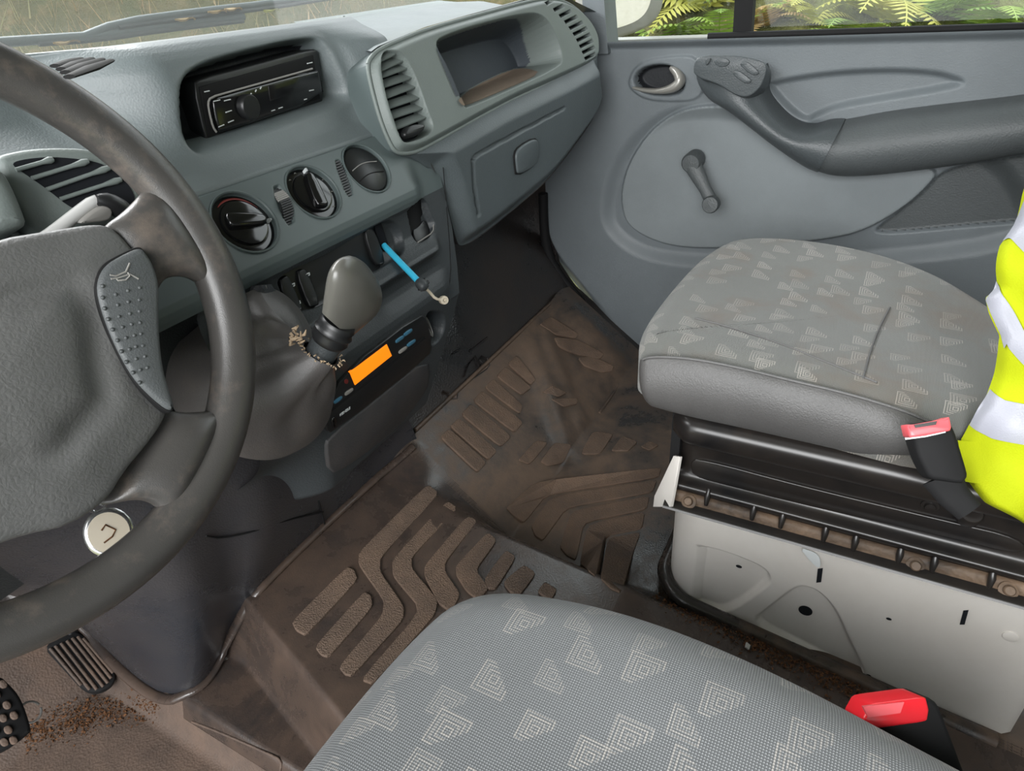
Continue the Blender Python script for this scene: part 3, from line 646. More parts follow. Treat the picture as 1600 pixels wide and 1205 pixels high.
# passenger-side top with shallow trough
pt = np.array([at(*p, oB, nB) for p in C3([(150, 275), (190, 246), (300, 200), (450, 140), (700, 70), (1000, -10), (1240, -20), (1400, 60)])]); pt = resample(pt, 80)
gback = np.stack([np.linspace(1.02, 1.50, 80), np.full(80, 1.0), np.linspace(-.043, -.036, 80)], 1)
tt_ = np.linspace(0, 1, 40)[None, :, None]; P = pt[:, None]*(1-tt_)+gback[:, None]*tt_; P[..., 2] -= .012*np.sin(np.pi*np.clip((tt_[..., 0]-.02)/.5, 0, 1))
P[..., 1] += .003*(1-tt_[..., 0]); P[..., 2] -= .002*(1-tt_[..., 0])
grid('dash_top_tray', P, MT['dash'], DB)
sq = np.linspace(S_SEAM*.12, S_SEAM*.62, 20); tube('seam_highlight', surfA(xr(sq), sq)+podx(xr(sq), sq), .0016, MT['light'], DB, 6)  # pale tube paints the bright highlight along the tray seam
# defroster grille on the left of the top
for k in range(4):
    a_, b_ = [(85, 103), (95, 108), (102, 113), (108, 120)][k], [(125, 92), (142, 92), (158, 93), (172, 95)][k]
    pa, pb = [at(*p, (.4, .70, -.0285), (0, 0, 1)) for p in (a_, b_)]
    tube('defroster_slot', [pa, lerp(pa, pb, .5), pb], [.003, .005, .003], MT['blackm'], DB, 8, ex=.4)
# driver side vent and instrument hood edge behind the wheel
CV = lambda p: crop(p, 0, 200, .166)
nV = np.array([-.15, -.95, .3]); oV = np.array([.33, .595, -.12]); uV, vV, nV = frame(nV)
fp = [at(*p, oV, nV) for p in CV([(-60, 290), (60, 250), (250, 215), (500, 200), (800, 208), (960, 270), (1150, 440), (1300, 600), (1320, 720), (1250, 830), (1050, 900), (700, 1000), (450, 1000), (240, 980), (60, 640), (-30, 420)])]
dv = plate('vent_surround', fp, nV, .010, .006, MT['light'], DB, back=.06)
op = [at(*p, oV+nV*.0105, nV) for p in CV([(92, 332), (250, 290), (500, 272), (800, 300), (950, 335), (1060, 400), (1200, 520), (1270, 640), (1262, 730), (1180, 820), (900, 800), (690, 775), (450, 580), (200, 410)])]
dv2 = plate('air_vent', op, nV, .0006, 0, MT['dark'], DB, back=.0)
for a, b in [((150, 395), (500, 295)), ((300, 475), (830, 312)), ((440, 580), (1030, 375)), ((570, 670), (1140, 485))]:
    pa, pb = [at(*p, oV+nV*.013, nV) for p in CV([a, b])]; tube('slat', [pa, lerp(pa, pb, .3), lerp(pa, pb, .7), lerp(pa, pb, .9), pb], [.0018, .0018, .0018, .003, .002], MT['light'], dv2, 8)
hp = [at(*p, oV+nV*.02, nV) for p in CV([(-200, 330), (-20, 430), (60, 560), (150, 760), (230, 985), (-200, 1020)])]
plate('instrument_hood', hp, nV, .02, .008, MT['light'], DB, back=.08)

# ------------------------------------------------------------------ radio
def rect_on_plane(pts, y): return [ax(*p, 1, y) for p in pts]
RY = .661
RA = thing('car_radio', 'black single-slot car radio with round volume knob, deep in the dashboard pod', 'radio', ax(400, 150, 1, RY))
CR = lambda p: crop(p, 280, 60, .1576)
nR = np.array([0, -1, 0.])
plate('cage', rect_on_plane(CR([(100, 450), (180, 395), (600, 290), (1300, 100), (1350, 130), (1400, 620), (1360, 650), (260, 1020), (225, 1000)]), RY), nR, .006, .002, MT['black'], RA, back=.03, rnd=1)
fpz = rect_on_plane(CR([(195, 480), (1320, 165), (1390, 600), (285, 985)]), RY-.006); plate('upper_fascia', fpz, nR, .002, .001, MT['blackm'], RA, rnd=0)
fc = rect_on_plane(CR([(285, 590), (340, 560), (1320, 305), (1345, 330), (1390, 600), (380, 940), (340, 900), (300, 740)]), RY-.007); fa = plate('faceplate', fc, nR, .008, .003, MT['gloss'], RA, rnd=1)
tube('trim_strip', rect_on_plane(CR([(370, 930), (335, 880), (300, 740), (285, 640), (310, 585), (500, 530), (860, 430), (1320, 300)]), RY-.0155), .0011, MT['btngrey'], RA, 6, 1)
kc = ax(*CR([(665, 680)])[0], 1, RY-.015); lathe('volume_knob', [(.0135, 0), (.0135, .007), (.0118, .009), (0, .0092)], kc, nR, MT['black'], RA, 28)
for q in ([(340, 625), (405, 610)], [(445, 620), (510, 605)], [(460, 735), (520, 715)], [(390, 880), (445, 855)], [(485, 835), (540, 812)], [(1270, 250), (1320, 238)], [(250, 530), (300, 520)], [(915, 720), (950, 708)], [(985, 695), (1025, 682)], [(1290, 520), (1335, 510)], [(740, 640), (775, 630)], [(1240, 608), (1265, 600)]):
    tube('button_mark', rect_on_plane(CR([q[0], q[1]]), RY-.0153), .0006, MT['mark'], fa, 5)
for x, y in ((710, 555), (760, 520), (808, 492)):
    tube('button_mark', rect_on_plane(CR([(x-6, y+10), (x+6, y-10)]), RY-.0153), .0007, MT['mark'], fa, 5)
plate('display', rect_on_plane(CR([(880, 470), (1250, 370), (1275, 500), (900, 620)]), RY-.015), nR, .0007, .0002, MT['gloss'], fa, rnd=0)
# ------------------------------------------------------------------ lower unit with orange display
cT = A3(590, 600); nT = nA(atA(590, 600)[1])
TA = thing('tachograph', 'black slot-in unit with glowing orange display below the gear knob', 'display unit', cT)
def aT(px, py, off=.0055): return at(px, py, cT+nT*off, nT)
plate('housing', [aT(*p, .0) for p in [(531, 580), (652, 489), (664, 498), (671, 540), (665, 556), (514, 676), (504, 668), (506, 645)]], nT, .0055, .0015, MT['black'], TA, back=.03, rnd=1)
plate('drawer_line', [aT(*p) for p in [(517, 640), (663, 526), (664.5, 529), (517.5, 643.5)]], nT, .0004, 0, MT['blackm'], TA, rnd=0)
sc = plate('screen', [aT(*p) for p in crop([(829, 408), (1118, 190), (1157, 278), (870, 507)], 380, 500, .2)], nT, .0012, .0004, MT['orange'], TA, rnd=0)
for x, y, m_ in ((738, 622, 'btnblue'), (823, 558, 'btngrey'), (1220, 148, 'btnblue'), (1285, 95, 'btnblue'), (1310, 178, 'btnblue'), (1245, 232, 'btngrey')):
    plate('push_button', [aT(*p) for p in crop([(x-33, y+27), (x-30, y+8), (x+25, y-30), (x+33, y-24), (x+28, y-5), (x-25, y+33)], 380, 500, .2)], nT, .0015, .0005, MT[m_], TA, rnd=1)
plate('indicator', [aT(*p) for p in crop([(790, 470), (805, 458), (820, 470), (815, 495), (800, 500), (788, 488)], 380, 500, .2)], nT, .0008, .0002, MT['markred'], TA, rnd=1)
tx0, tx1 = aT(*crop([(760, 742)], 380, 500, .2)[0], .0058), aT(*crop([(832, 690)], 380, 500, .2)[0], .0058); tu = (tx1-tx0)/np.linalg.norm(tx1-tx0)
text('maker_lettering', 'KIENZLE', (tx0+tx1)/2, tu, np.cross(nT, tu), .0052, MT['mark'], TA)
for i, (x, y) in enumerate(crop([(880, 440), (960, 385), (1040, 325), (1090, 285)], 380, 500, .2)):
    pass
kb = [aT(*p) for p in C8([(485, 830), (505, 815), (515, 850), (500, 885), (490, 870)])]; plate('drawer_button', kb, nT, .002, .0007, MT['gloss'], TA, rnd=1)
# ------------------------------------------------------------------ floor covering, console foot
def bumps(GX, GY):
    mh = 0*GX
    for cx, cy, ca, sx, sy, hh in ((1.00, .50, .75, .15, .026, .016), (1.09, .53, .75, .14, .022, .012), (1.25, .52, 1.25, .16, .05, .022), (.99, .425, .3, .06, .022, .008)):
        dx, dy = GX-cx, GY-cy; a_ = dx*math.cos(ca)+dy*math.sin(ca); b_ = -dx*math.sin(ca)+dy*math.cos(ca)
        mh = mh+hh*np.exp(-(a_/sx)**2-(b_/sy)**2)*sst(.36, .44, GY)*sst(.84, .92, GX)
    return mh
def atF(px, py, dz=0., fb_=None):
    r = ray(px, py); k = np.linspace(.3, 3.5, 4000); p = r[None]*k[:, None]*1.0/np.linalg.norm(r)
    g = p[:, 2]-(fz(p[:, 0], p[:, 1])+dz+(bumps(p[:, 0], p[:, 1]) if fb_ else 0)); i = np.argmax(g < 0)
    t = g[i-1]/(g[i-1]-g[i]); return lerp(p[i-1], p[i], t)
def nF(p):
    e = .004; x, y = p[0], p[1]; n = np.array([-(fz(x+e, y)-fz(x-e, y))/(2*e), -(fz(x, y+e)-fz(x, y-e))/(2*e), 1.]); return n/np.linalg.norm(n)
foot_px = [(652, 688), (580, 755), (500, 828), (440, 885), (390, 937), (355, 1000), (337, 1045), (315, 1075), (285, 1089), (255, 1087), (225, 1070), (190, 1040), (150, 1000), (100, 955), (40, 900), (-60, 830)]
fb = np.array([atF(*p) for p in foot_px]); fb = resample(chaikin(fb, 2, False), 120)
ft = resample(chaikin(np.array([(.662, .625, -.42), (.60, .615, -.42), (.5, .61, -.41), (.4, .61, -.38), (.30, .61, -.36), (.2, .62, -.36), (.1, .64, -.36), (-.05, .67, -.36)]), 2, False), 120)
t = np.linspace(0, 1, 60)[None, :, None]; P = ft[:, None]*(1-t)+fb[:, None]*t
P[..., 1] -= .035*np.sin(np.pi*t[..., 0])*np.sin(np.linspace(0, np.pi, 120))[:, None]
footm = rubber('console_foot_plastic', (42, 44, 49), (86, 78, 72), .25, .42, .2, 500)
grid('console_foot', P, footm, DB, flip=True)
i0 = 60
sp = [P[i, int(20)]+np.array([0, -.0008, 0]) for i in range(8, 112, 4)]
for pts in ([(322, 838), (345, 842), (392, 832), (440, 815), (505, 800)], [(424, 732), (440, 743), (465, 749), (490, 747), (513, 740)], [(498, 783), (503, 803), (509, 826)]):
    pp = []
    for x, y in pts:
        r = ray(x, y); d = P.reshape(-1, 3); kk = (d@r)/(r@r); e = np.linalg.norm(d-kk[:, None]*r, axis=1)+ (kk < 0)*9; i = np.argmin(e); pp.append(r*kk[i]*.998)
    tube('cover_joint', pp, .0012, MT['blackm'], DB, 6, 1)
# centre mat
CM = thing('centre_mat', 'brown dusty rubber mat with chevron ribs over the hump between the seats', 'floor mat', (.46, .3, fz(.46, .3)))
gx = np.linspace(.19, .69, 170); gy = np.linspace(-.5, .70, 260); GX, GY = np.meshgrid(gx, gy, indexing='ij')
front = np.interp(GX, np.r_[fb[::-1, 0][np.argsort(fb[::-1, 0])]], np.r_[fb[::-1, 1][np.argsort(fb[::-1, 0])]])
lim = (GY < front+.01) & (GX < .655+.10*np.clip(GY-.28, 0, .35)) & (GX > .215)
grid('mat_sheet', np.stack([GX, GY, fz(GX, GY)+.003], -1), MT['mat_c'], CM, mask=lim)
nb = len(fb); lip = np.array([fb[i]+nF(fb[i])*.006+np.array([0, -.004, 0]) for i in range(2, nb-18)])
tube('raised_lip', lip, .0075, MT['mat_c'], CM, 10, ex=.7)
lip2 = np.array([p+np.array([-.0, -.042, 0]) for p in lip[40:96]]); lip2[:, 2] = fz(lip2[:, 0], lip2[:, 1])+.002
CC = lambda p: crop(p, 340, 640, .46875)
ribs = [[(248, 712), (262, 740), (296, 758), (468, 572), (455, 538), (430, 530)], [(325, 795), (345, 822), (372, 830), (518, 662), (512, 625), (488, 612)],
 [(405, 862), (425, 888), (450, 893), (620, 705), (622, 660), (542, 545), (545, 495), (740, 285), (700, 252), (472, 480), (470, 520), (555, 640), (550, 690)],
 [(582, 505), (765, 308), (802, 335), (648, 495), (648, 535), (735, 640), (725, 690), (520, 920), (478, 905), (680, 672), (585, 560)],
 [(690, 525), (830, 360), (868, 375), (758, 515), (760, 548), (810, 620), (780, 680), (735, 650), (690, 560)], [(795, 525), (900, 413), (932, 440), (860, 540), (905, 600), (870, 640), (830, 610), (795, 555)],
 [(888, 570), (960, 473), (996, 495), (930, 600), (900, 602)], [(950, 580), (1020, 522), (1062, 550), (1010, 620), (985, 625)], [(1065, 612), (1090, 578), (1132, 605), (1110, 640)]]
def smoothtip(q, n=1): return chaikin(np.array(q), n)
for q in ribs:
    pts = rc([atF(*p, .003) for p in CC(q)], .2); n = nF(pts.mean(0)*np.array([1, 1, 1])); n = np.array([0, -.12, 1.]); n /= np.linalg.norm(n)
    plate('rib', pts, n, .0040, .0009, MT['rib'], CM, rnd=0, back=.004, smooth=False)
# passenger mat
PM = thing('passenger_mat', 'worn black rubber mat with dried brown mud in the passenger footwell', 'floor mat', (1.0, .3, fz(1.0, .3)))
gx = np.linspace(.60, 1.34, 260); gy = np.linspace(-.6, .606, 330); GX, GY = np.meshgrid(gx, gy, indexing='ij')
mh = fz(GX, GY)+.003
mh = mh+bumps(GX, GY)
mlim = (GX > .64+.09*np.clip(GY-.28, 0, .35)) & (GX < 1.335)
grid('mat_sheet', np.stack([GX, GY, mh], -1), MT['mat_p'], PM, mask=mlim)
tube('mat_edge', [(x, .607, toe(.607)+.006) for x in np.linspace(.70, 1.31, 12)], .004, MT['mat_p'], PM, 8)
tube('mat_crease', [(x, .42, -.781) for x in np.linspace(1.06, 1.30, 8)], .0035, MT['mat_p'], PM, 8)
CPm = lambda p: crop(p, 640, 380, .3154)
pads = [[(150, 965), (192, 922), (378, 1090), (335, 1140)], [(197, 912), (242, 868), (432, 1032), (388, 1078)], [(252, 852), (302, 798), (502, 962), (450, 1014)], [(312, 785), (355, 733), (560, 890), (518, 942)], [(368, 718), (412, 676), (556, 808), (545, 850)], [(428, 662), (472, 616), (602, 720), (552, 756)], [(484, 602), (527, 560), (622, 680), (600, 704)],
 [(640, 405), (695, 368), (830, 452), (822, 475), (720, 455)], [(712, 468), (830, 484), (960, 552), (940, 578), (800, 545), (735, 512)], [(832, 572), (900, 562), (1008, 612), (1000, 638), (950, 643), (862, 610)], [(652, 742), (700, 708), (778, 745), (738, 765)], [(692, 775), (828, 772), (828, 800), (762, 814)]]
def pad(px, h, b, mat, dz=.003):
    pts = rc([atF(*p, dz, True) for p in px], .16); n = nF(pts.mean(0)); e = pts-pts.mean(0)
    uu, ss_, vt_ = np.linalg.svd(e); n2 = vt_[2]; n2 = n2 if n2[2] > 0 else -n2
    plate('rib', pts, n2, h, min(b, .0009), mat, PM, rnd=0, back=.01, smooth=False)
for q in pads: pad(CPm(q), .004, .002, MT['ribp'])
chev = [[(960, 330), (1060, 243), (1480, 195), (1470, 228), (1098, 285), (1022, 380), (985, 355)], [(1045, 392), (1112, 293), (1465, 236), (1450, 278), (1165, 328), (1085, 440), (1060, 425)], [(1140, 462), (1180, 340), (1440, 290), (1430, 335), (1222, 378), (1195, 505), (1165, 490)], [(1208, 515), (1235, 388), (1425, 345), (1415, 400), (1290, 424), (1262, 560), (1235, 540)], [(1275, 565), (1300, 434), (1410, 412), (1385, 480), (1345, 615), (1310, 600)],
 [(1000, 170), (1060, 105), (1100, 112), (1040, 185)], [(1075, 175), (1120, 112), (1180, 118), (1150, 180), (1100, 190)], [(1210, 150), (1250, 75), (1320, 85), (1275, 150)], [(1310, 140), (1350, 90), (1400, 110), (1370, 140)], [(1410, 125), (1440, 108), (1470, 122), (1440, 138)]]
for q in chev: pad(CC(q), .0028, .0014, MT['ribp'])
# spanner-shaped embossing on the upper toe board (part of the floor)
em = [atF(*p, .002) for p in CPm([(205, 772), (235, 770), (240, 725), (380, 625), (395, 605), (385, 570), (355, 560), (345, 580), (362, 600), (345, 615), (325, 560), (290, 600), (270, 660)])]
tube('embossed_line', em, .0022, MT['toe'], fl, 6, ex=.6)
for q in ([(215, 545), (250, 525)], [(300, 535), (385, 468)], [(165, 735), (195, 740), (205, 768)]): tube('embossed_line', [atF(*p, .002) for p in CPm(q)], .002, MT['toe'], fl, 6)
# driver mat
DM = thing('driver_mat', 'dusty brown mat on the driver floor under the pedals', 'floor mat', (0, .5, -.84))
gx = np.linspace(-.58, .30, 120); gy = np.linspace(-.5, .98, 160); GX, GY = np.meshgrid(gx, gy, indexing='ij')
grid('mat_sheet', np.stack([GX, GY, fz(GX, GY)+.004], -1), MT['mat_d'], DM, mask=(GX < .226) | ((GX < .27) & (GY > .67)))
tube('mat_edge', [atF(*p, .005) for p in [(300, 1128), (345, 1145), (420, 1178), (440, 1188), (438, 1206), (430, 1240)]], .0016, MT['mat_d'], DM, 8, 1)
# crumbs of soil
def crumbs(name, pts, rmin, rmax, mat):
    parts = []
    for p in pts:
        r = rng.uniform(rmin, rmax); v = rng.normal(size=(5, 3)); v /= np.linalg.norm(v, axis=1)[:, None]; v *= r*np.array([1, 1, .6])
        parts.append((v+p+np.array([0, 0, r*.4]), [(0, 1, 2), (0, 2, 3), (0, 3, 4), (0, 4, 1), (1, 3, 2), (1, 4, 3)]))
    o = merge(name, parts, mat, None, False); return o
pts = []
for _ in range(1100):
    t = rng.uniform(0, 1); x, y = lerp(40, 250, t), lerp(1150, 1105, t)+rng.normal(0, 12)-30*math.sin(t*3.1)*rng.uniform(-.2, 1); pts.append(atF(x, y, .004))
tag(crumbs('soil_crumbs', pts, .0008, .003, MT['soil']), 'dark brown soil crumbs scattered below the accelerator pedal', 'soil', kind='stuff')
pts = []
for _ in range(1100):
    t = rng.uniform(0, 1)**.8; x, y = lerp(1020, 1360, t), lerp(930, 1090, t)+rng.normal(0, 10); pts.append(atF(x, y, .004))
tag(crumbs('soil_crumbs', pts, .0007, .0028, MT['soil']), 'brown soil and plant crumbs along the foot of the white seat box', 'soil', kind='stuff')
q = atF(1168, 1010, .006); lt = merge('litter_scrap', [boxg(q, (1, 0, 0), (0, .8, .6), (0, -.6, .8), .004, .003, .001)], MT['pale'], None, False); tag(lt, 'tiny white scrap lying on the mat beside the white seat box', 'litter')

# ------------------------------------------------------------------ seats
def pillow(name, out, zt, r, side, mat, parent, seam=None, nint=34, n=200):
    out = resample(chaikin(np.array(out), 3), n, True)
    A = .5*np.sum(out[:, 0]*np.roll(out[:, 1], -1)-np.roll(out[:, 0], -1)*out[:, 1])
    if A < 0: out = out[::-1]
    c = out.mean(0); e = np.roll(out, -1, 0)-np.roll(out, 1, 0); e /= np.linalg.norm(e, axis=1)[:, None]; nn = np.stack([e[:, 1], -e[:, 0]], 1)
    rings = [(0, r+side), (0, r+side*.5), (0, r)]+[(r*(1-math.cos(a)), r*(1-math.sin(a))) for a in np.linspace(.15, math.pi/2, 9)]
    P = []; UV = []; Ls = 0; last = None
    for ins, dz in rings:
        q = out-nn*ins; P.append(np.c_[q, zt(q[:, 0], q[:, 1])-dz]); UV.append(q+nn*(dz*.8))
    q0 = out-nn*r
    for t in np.linspace(0, 1, nint)[1:]:
        q = q0*(1-t)+c*t; P.append(np.c_[q, zt(q[:, 0], q[:, 1])]); UV.append(q)
    P = np.stack(P, 1); UV = np.stack(UV, 1)
    return grid(name, P, mat, parent, uv=UV, cu=True)
DS = thing('driver_seat', 'grey patterned driver seat cushion in the near foreground, woven squares motif', 'seat', (.08, 0, -.7))
zD = lambda x, y: -.413-.02*sst(.15, -.25, y)+.010*np.exp(-((x-.28)/.05)**2)*sst(.2, .0, y)
pillow('cushion', [(-.22, .268), (.05, .268), (.22, .266), (.315, .245), (.345, .13), (.345, 0), (.325, -.12), (.30, -.3), (.25, -.42), (-.22, -.42)], zD, .05, .06, MT['fabD'], DS)
box('seat_pedestal', (.06, -.08, -.67), (.22, .28, .15), MT['chassis'], DS)
PS = thing('passenger_seat', 'stained grey patterned passenger seat on a white metal box by the far door', 'seat', (.88, 0, -.785))
zP = lambda x, y: -.378-.018*sst(.2, -.25, y)-.012*np.exp(-((x-.86)/.13)**2)*sst(.22, .1, y)+0*x
pillow('cushion', [(.668, .20), (.70, .232), (.85, .235), (1.0, .225), (1.09, .19), (1.115, .05), (1.075, -.08), (.97, -.17), (.85, -.25), (.668, -.27)], zP, .03, .05, MT['fabP'], PS, nint=40)
for pts in ([(1085, 503), (1130, 510), (1220, 535), (1300, 566), (1372, 592)], [(1350, 586), (1362, 540), (1376, 500), (1394, 466)]):
    q = np.array([at(*p, (0, 0, -.385), (0, 0, 1)) for p in pts]); q[:, 2] = zP(q[:, 0], q[:, 1])+.0006; tube('seam', q, .0010, MT['vinyl'], PS, 6, 1)
CQ = lambda p: crop(p, 960, 340, .4)
XS = .667
sm = resample(chaikin([ax(*p, 0, XS) for p in CQ([(72, 640), (80, 585), (105, 556), (150, 544), (300, 551), (500, 590), (700, 640), (900, 686), (1100, 745), (1200, 785), (1300, 830)])], 2, False), 120)
bt = resample(chaikin([ax(*p, 0, XS) for p in CQ([(74, 660), (80, 700), (110, 726), (180, 748), (300, 780), (500, 822), (800, 890), (950, 925), (1130, 927), (1300, 930)])], 2, False), 120)
t = np.linspace(0, 1, 26)[None, :, None]; P = sm[:, None]*(1-t)+bt[:, None]*t
edge = sst(0, .12, np.linspace(0, 1, 120))[:, None]
P[..., 0] -= (.016*np.sin(np.pi*t[..., 0])**.7)*edge-.03*(1-edge)
grid('side_panel', P, MT['vinyl'], PS, flip=True)
tube('piping', sm[12:]+np.array([-.0005, 0, .0005]), .0016, MT['vinyl'], PS, 6)
bo = box('backrest', (.93, -.33, .02), (.23, .045, .42), MT['fabP'], PS); 
bev = bo.modifiers.new('round', 'BEVEL'); bev.width = .04; bev.segments = 4
# black bracket: profile extruded along Y
pr = chaikin(np.array([(.72, -.462), (.675, -.468), (.661, -.476), (.658, -.488), (.662, -.506), (.682, -.514), (.690, -.522), (.690, -.568), (.684, -.576), (.672, -.579), (.671, -.586), (.678, -.594), (.674, -.602), (.658, -.607), (.655, -.611)]), 2, False)
yy2 = np.linspace(.17, -.34, 60); P = np.array([[(x+(.02*max(0, (y-.15)/.02) if z > -.57 else 0), y+(.0 if z < -.57 else .0), z) for x, z in pr] for y in yy2])
sf = grid('seat_bracket', P, MT['chassis'], PS, flip=True)
tr_ = [k for k, (x, z) in enumerate(pr) if -.6045 < z < -.588]
grid('dusty_trough', P[:, min(tr_):max(tr_)+1]+np.array([-.0008, 0, .0004]), MT['dirtblack'], PS, flip=True)
fp_ = [ax(*p, 0, .6895) for p in [(1078, 720), (1095, 715), (1250, 757), (1480, 812), (1600, 840), (1600, 868), (1480, 838), (1250, 786), (1085, 748)]]
plate('pressed_panel', fp_, (-1, 0, 0), .003, .0015, MT['chassis'], sf)
CB = lambda p: crop(p, 1000, 620, .448)
for x, y in ((170, 366), (960, 590), (1285, 676)):
    c = ax(*CB([(x, y)])[0], 0, .668); b = lathe('bolt', [(.0095, -.004), (.0095, 0), (.007, .001), (.0058, .0012), (.0058, .006), (.0045, .0075), (0, .0076)], c, (-.75, 0, .66), MT['dirtblack'], PS, 6 if False else 18)
for x, y in ((285, 180), (1012, 380)):
    c = ax(*CB([(x, y)])[0], 0, .689); lathe('bolt', [(.010, -.002), (.009, .0015), (.006, .002), (.005, .0045), (0, .0055)], c, (-1, 0, 0), MT['chassis'], PS, 18)
c = ax(*CB([(1150, 412)])[0], 0, .68); lathe('stud', [(.012, -.01), (.012, .006), (.010, .009), (0, .009)], c, (-.6, 0, .8), MT['chassis'], PS, 20)
for x, y in ((235, 352), (395, 402), (495, 430), (645, 476), (750, 508), (905, 555), (1025, 582), (1225, 638)):
    c = ax(*CB([(x, y)])[0], 0, .671); tube('gusset', [c+np.array([.006, 0, .010]), c+np.array([-.001, 0, .002]), c+np.array([-.004, 0, -.010])], [.003, .0042, .0025], MT['chassis'], PS, 8)
box('front_panel', (.90, .168, -.54), (.21, .006, .07), MT['blackm'], PS)
plate('corner_gusset', [at(*p, (.665, .165, -.60), (-.75, .62, .2)) for p in [(1054, 712), (1064, 714), (1056, 760), (1050, 792), (1022, 792), (1024, 775)]], (-.75, .62, .2), .002, .0008, MT['white'], PS, rnd=0)
# white seat box
XB = .66
plan = np.array([(.66, -.262)]+[(.66, y) for y in np.linspace(-.25, .11, 190)]+[(.66+.055*(1-math.cos(a)), .11+.055*math.sin(a)) for a in np.linspace(.15, math.pi/2, 12)]+[(.8, .165), (1.1, .165)])
plan = np.vstack([[(.80, -.30), (.70, -.285), (.668, -.272)], plan])
nzb = 110; t = np.linspace(0, 1, nzb); zb = -.767-.151*(.133-plan[:, 1])-.02
PB = np.zeros((len(plan), nzb, 3)); PB[..., 0] = plan[:, :1]; PB[..., 1] = plan[:, 1:]; PB[..., 2] = -.6105*(1-t)+zb[:, None]*t
QW = PB[..., 1:]
def wp(pts, n=2): return chaikin([ax(*p, 0, XB)[1:] for p in CB(pts)], n)
r1 = wp([(155, 720), (138, 620), (140, 545), (165, 515), (250, 525), (350, 558), (440, 598), (462, 640), (440, 670), (298, 765), (220, 735)])
r2 = wp([(378, 788), (450, 730), (530, 668), (570, 655), (630, 680), (690, 745), (735, 850), (790, 960), (775, 985), (740, 975), (560, 880)])
hw = -.011*sst(0, .006, -sdf(r1, QW))-.011*sst(0, .006, -sdf(r2, QW)); hw *= (np.abs(plan[:, 0]-.66) < 1e-6)[:, None]
PB[..., 0] -= hw
topr = PB[:, :1].copy(); topr[..., 0] += .06; PB = np.concatenate([topr, PB], 1)
wb = grid('seat_box', PB, MT['white'], PS, flip=True); tag(wb, 'white painted metal seat box')
def hole_(pts, d=0., rnd=1, h=.0006):  # slots and round holes: flat dark plates, painted shade instead of openings
    p = [ax(*q, 0, XB-d) for q in CB(pts)]; plate('slot', p, (-1, 0, 0), h, 0, MT['dark'], wb, rnd=rnd, back=.0)
hole_([(620, 600), (638, 598), (632, 646), (615, 648)], .0004, 0); hole_([(1128, 746), (1146, 744), (1132, 794), (1115, 794)], .0004, 0)
cc = CB([(577, 746)])[0]; cw = ax(*cc, 0, XB+.0102); plate('hole_shade', [cw+np.array([0, math.cos(a)*.0085, math.sin(a)*.0085]) for a in np.linspace(0, 6.283, 21)[:-1]], (-1, 0, 0), .0006, 0, MT['dark'], wb, rnd=0, back=0)
cw = ax(*CB([(345, 592)])[0], 0, XB+.0102); plate('hole_shade', [cw+np.array([0, math.cos(a)*.004, math.sin(a)*.0024]) for a in np.linspace(0, 6.283, 11)[:-1]], (-1, 0, 0), .0006, 0, MT['dark'], wb, rnd=0, back=0)
for x, y in ((868, 775), (797, 972)):
    cw = ax(*CB([(x, y)])[0], 0, XB-.0002); plate('hole_shade', [cw+np.array([0, math.cos(a)*.003, math.sin(a)*.0018]) for a in np.linspace(0, 6.283, 11)[:-1]], (-1, 0, 0), .0006, 0, MT['dark'], wb, rnd=0, back=0)
cw = ax(*CB([(1292, 836)])[0], 0, XB-.0004); lathe('plug', [(.0075, -.001), (.0075, .001), (.005, .0018), (0, .0016)], cw, (-1, 0, 0), MT['white'], wb, 20)
fl_ = [ax(*p, 0, XB-.004) for p in CB([(555, 524), (610, 542), (628, 560), (630, 590), (622, 597), (598, 578)])]; plate('loose_sticker', fl_, (-1, .1, .25), .0008, 0, MT['mark'], wb, rnd=1, back=0)
tube('floor_seal', [(x-.010, y+.006, z+.018) for x, y, z in zip(plan[3:, 0], plan[3:, 1], zb[3:])], .011, MT['mat_p'], PM, 8)

# buckles
def buckle(label, body, red, slot, o, n, h, redmat):
    c = at(*np.mean(body, 0), o, n); T = thing('seat_belt_buckle', label, 'buckle', c, 'seat belt buckles between the seats')
    b = plate('housing', rc([at(*p, o, n) for p in body], .2), n, h, .004, MT['blackm'], T, back=.012, rnd=0)
    r = plate('release_button', rc([at(*p, o+np.array(n)*(h*.3), n) for p in red], .15), n, h*.85, .002, MT[redmat], T, back=.01, rnd=0)
    plate('latch_slot', [at(*p, o+np.array(n)*(h*1.17), n) for p in slot], n, .0008, 0, MT['chassis' if redmat == 'redpale' else 'redpale'], r, rnd=0)
    return T
n1 = np.array([-.80, -.12, .59]); o1 = np.array([.612, -.105, -.411])
T1 = buckle('black seat belt buckle with faded red button against the passenger cushion', [(1412, 664), (1474, 655), (1485, 676), (1505, 742), (1497, 755), (1445, 748), (1428, 715)], [(1411, 664), (1422, 664), (1466, 656), (1477, 652), (1480, 668), (1478, 674), (1416, 685)], [(1428, 664), (1464, 658), (1462, 664), (1430, 669)], o1, n1, .016, 'redpale')
tube('chrome_edge', [at(*p, o1+n1*.017, n1) for p in [(1414, 686), (1445, 682), (1477, 675)]], .0012, MT['chrome'], T1, 6)
st = [at(*p, o1-n1*.004, n1) for p in [(1470, 745), (1490, 775), (1515, 800)]]; tube('buckle_stalk', st, [.017, .014, .012], MT['blackm'], T1, 12, ex=.3, side=(0, 1, 0))
n2 = np.array([-.62, -.35, .70]); n2 /= np.linalg.norm(n2); o2 = np.array([.372, -.10, -.46])
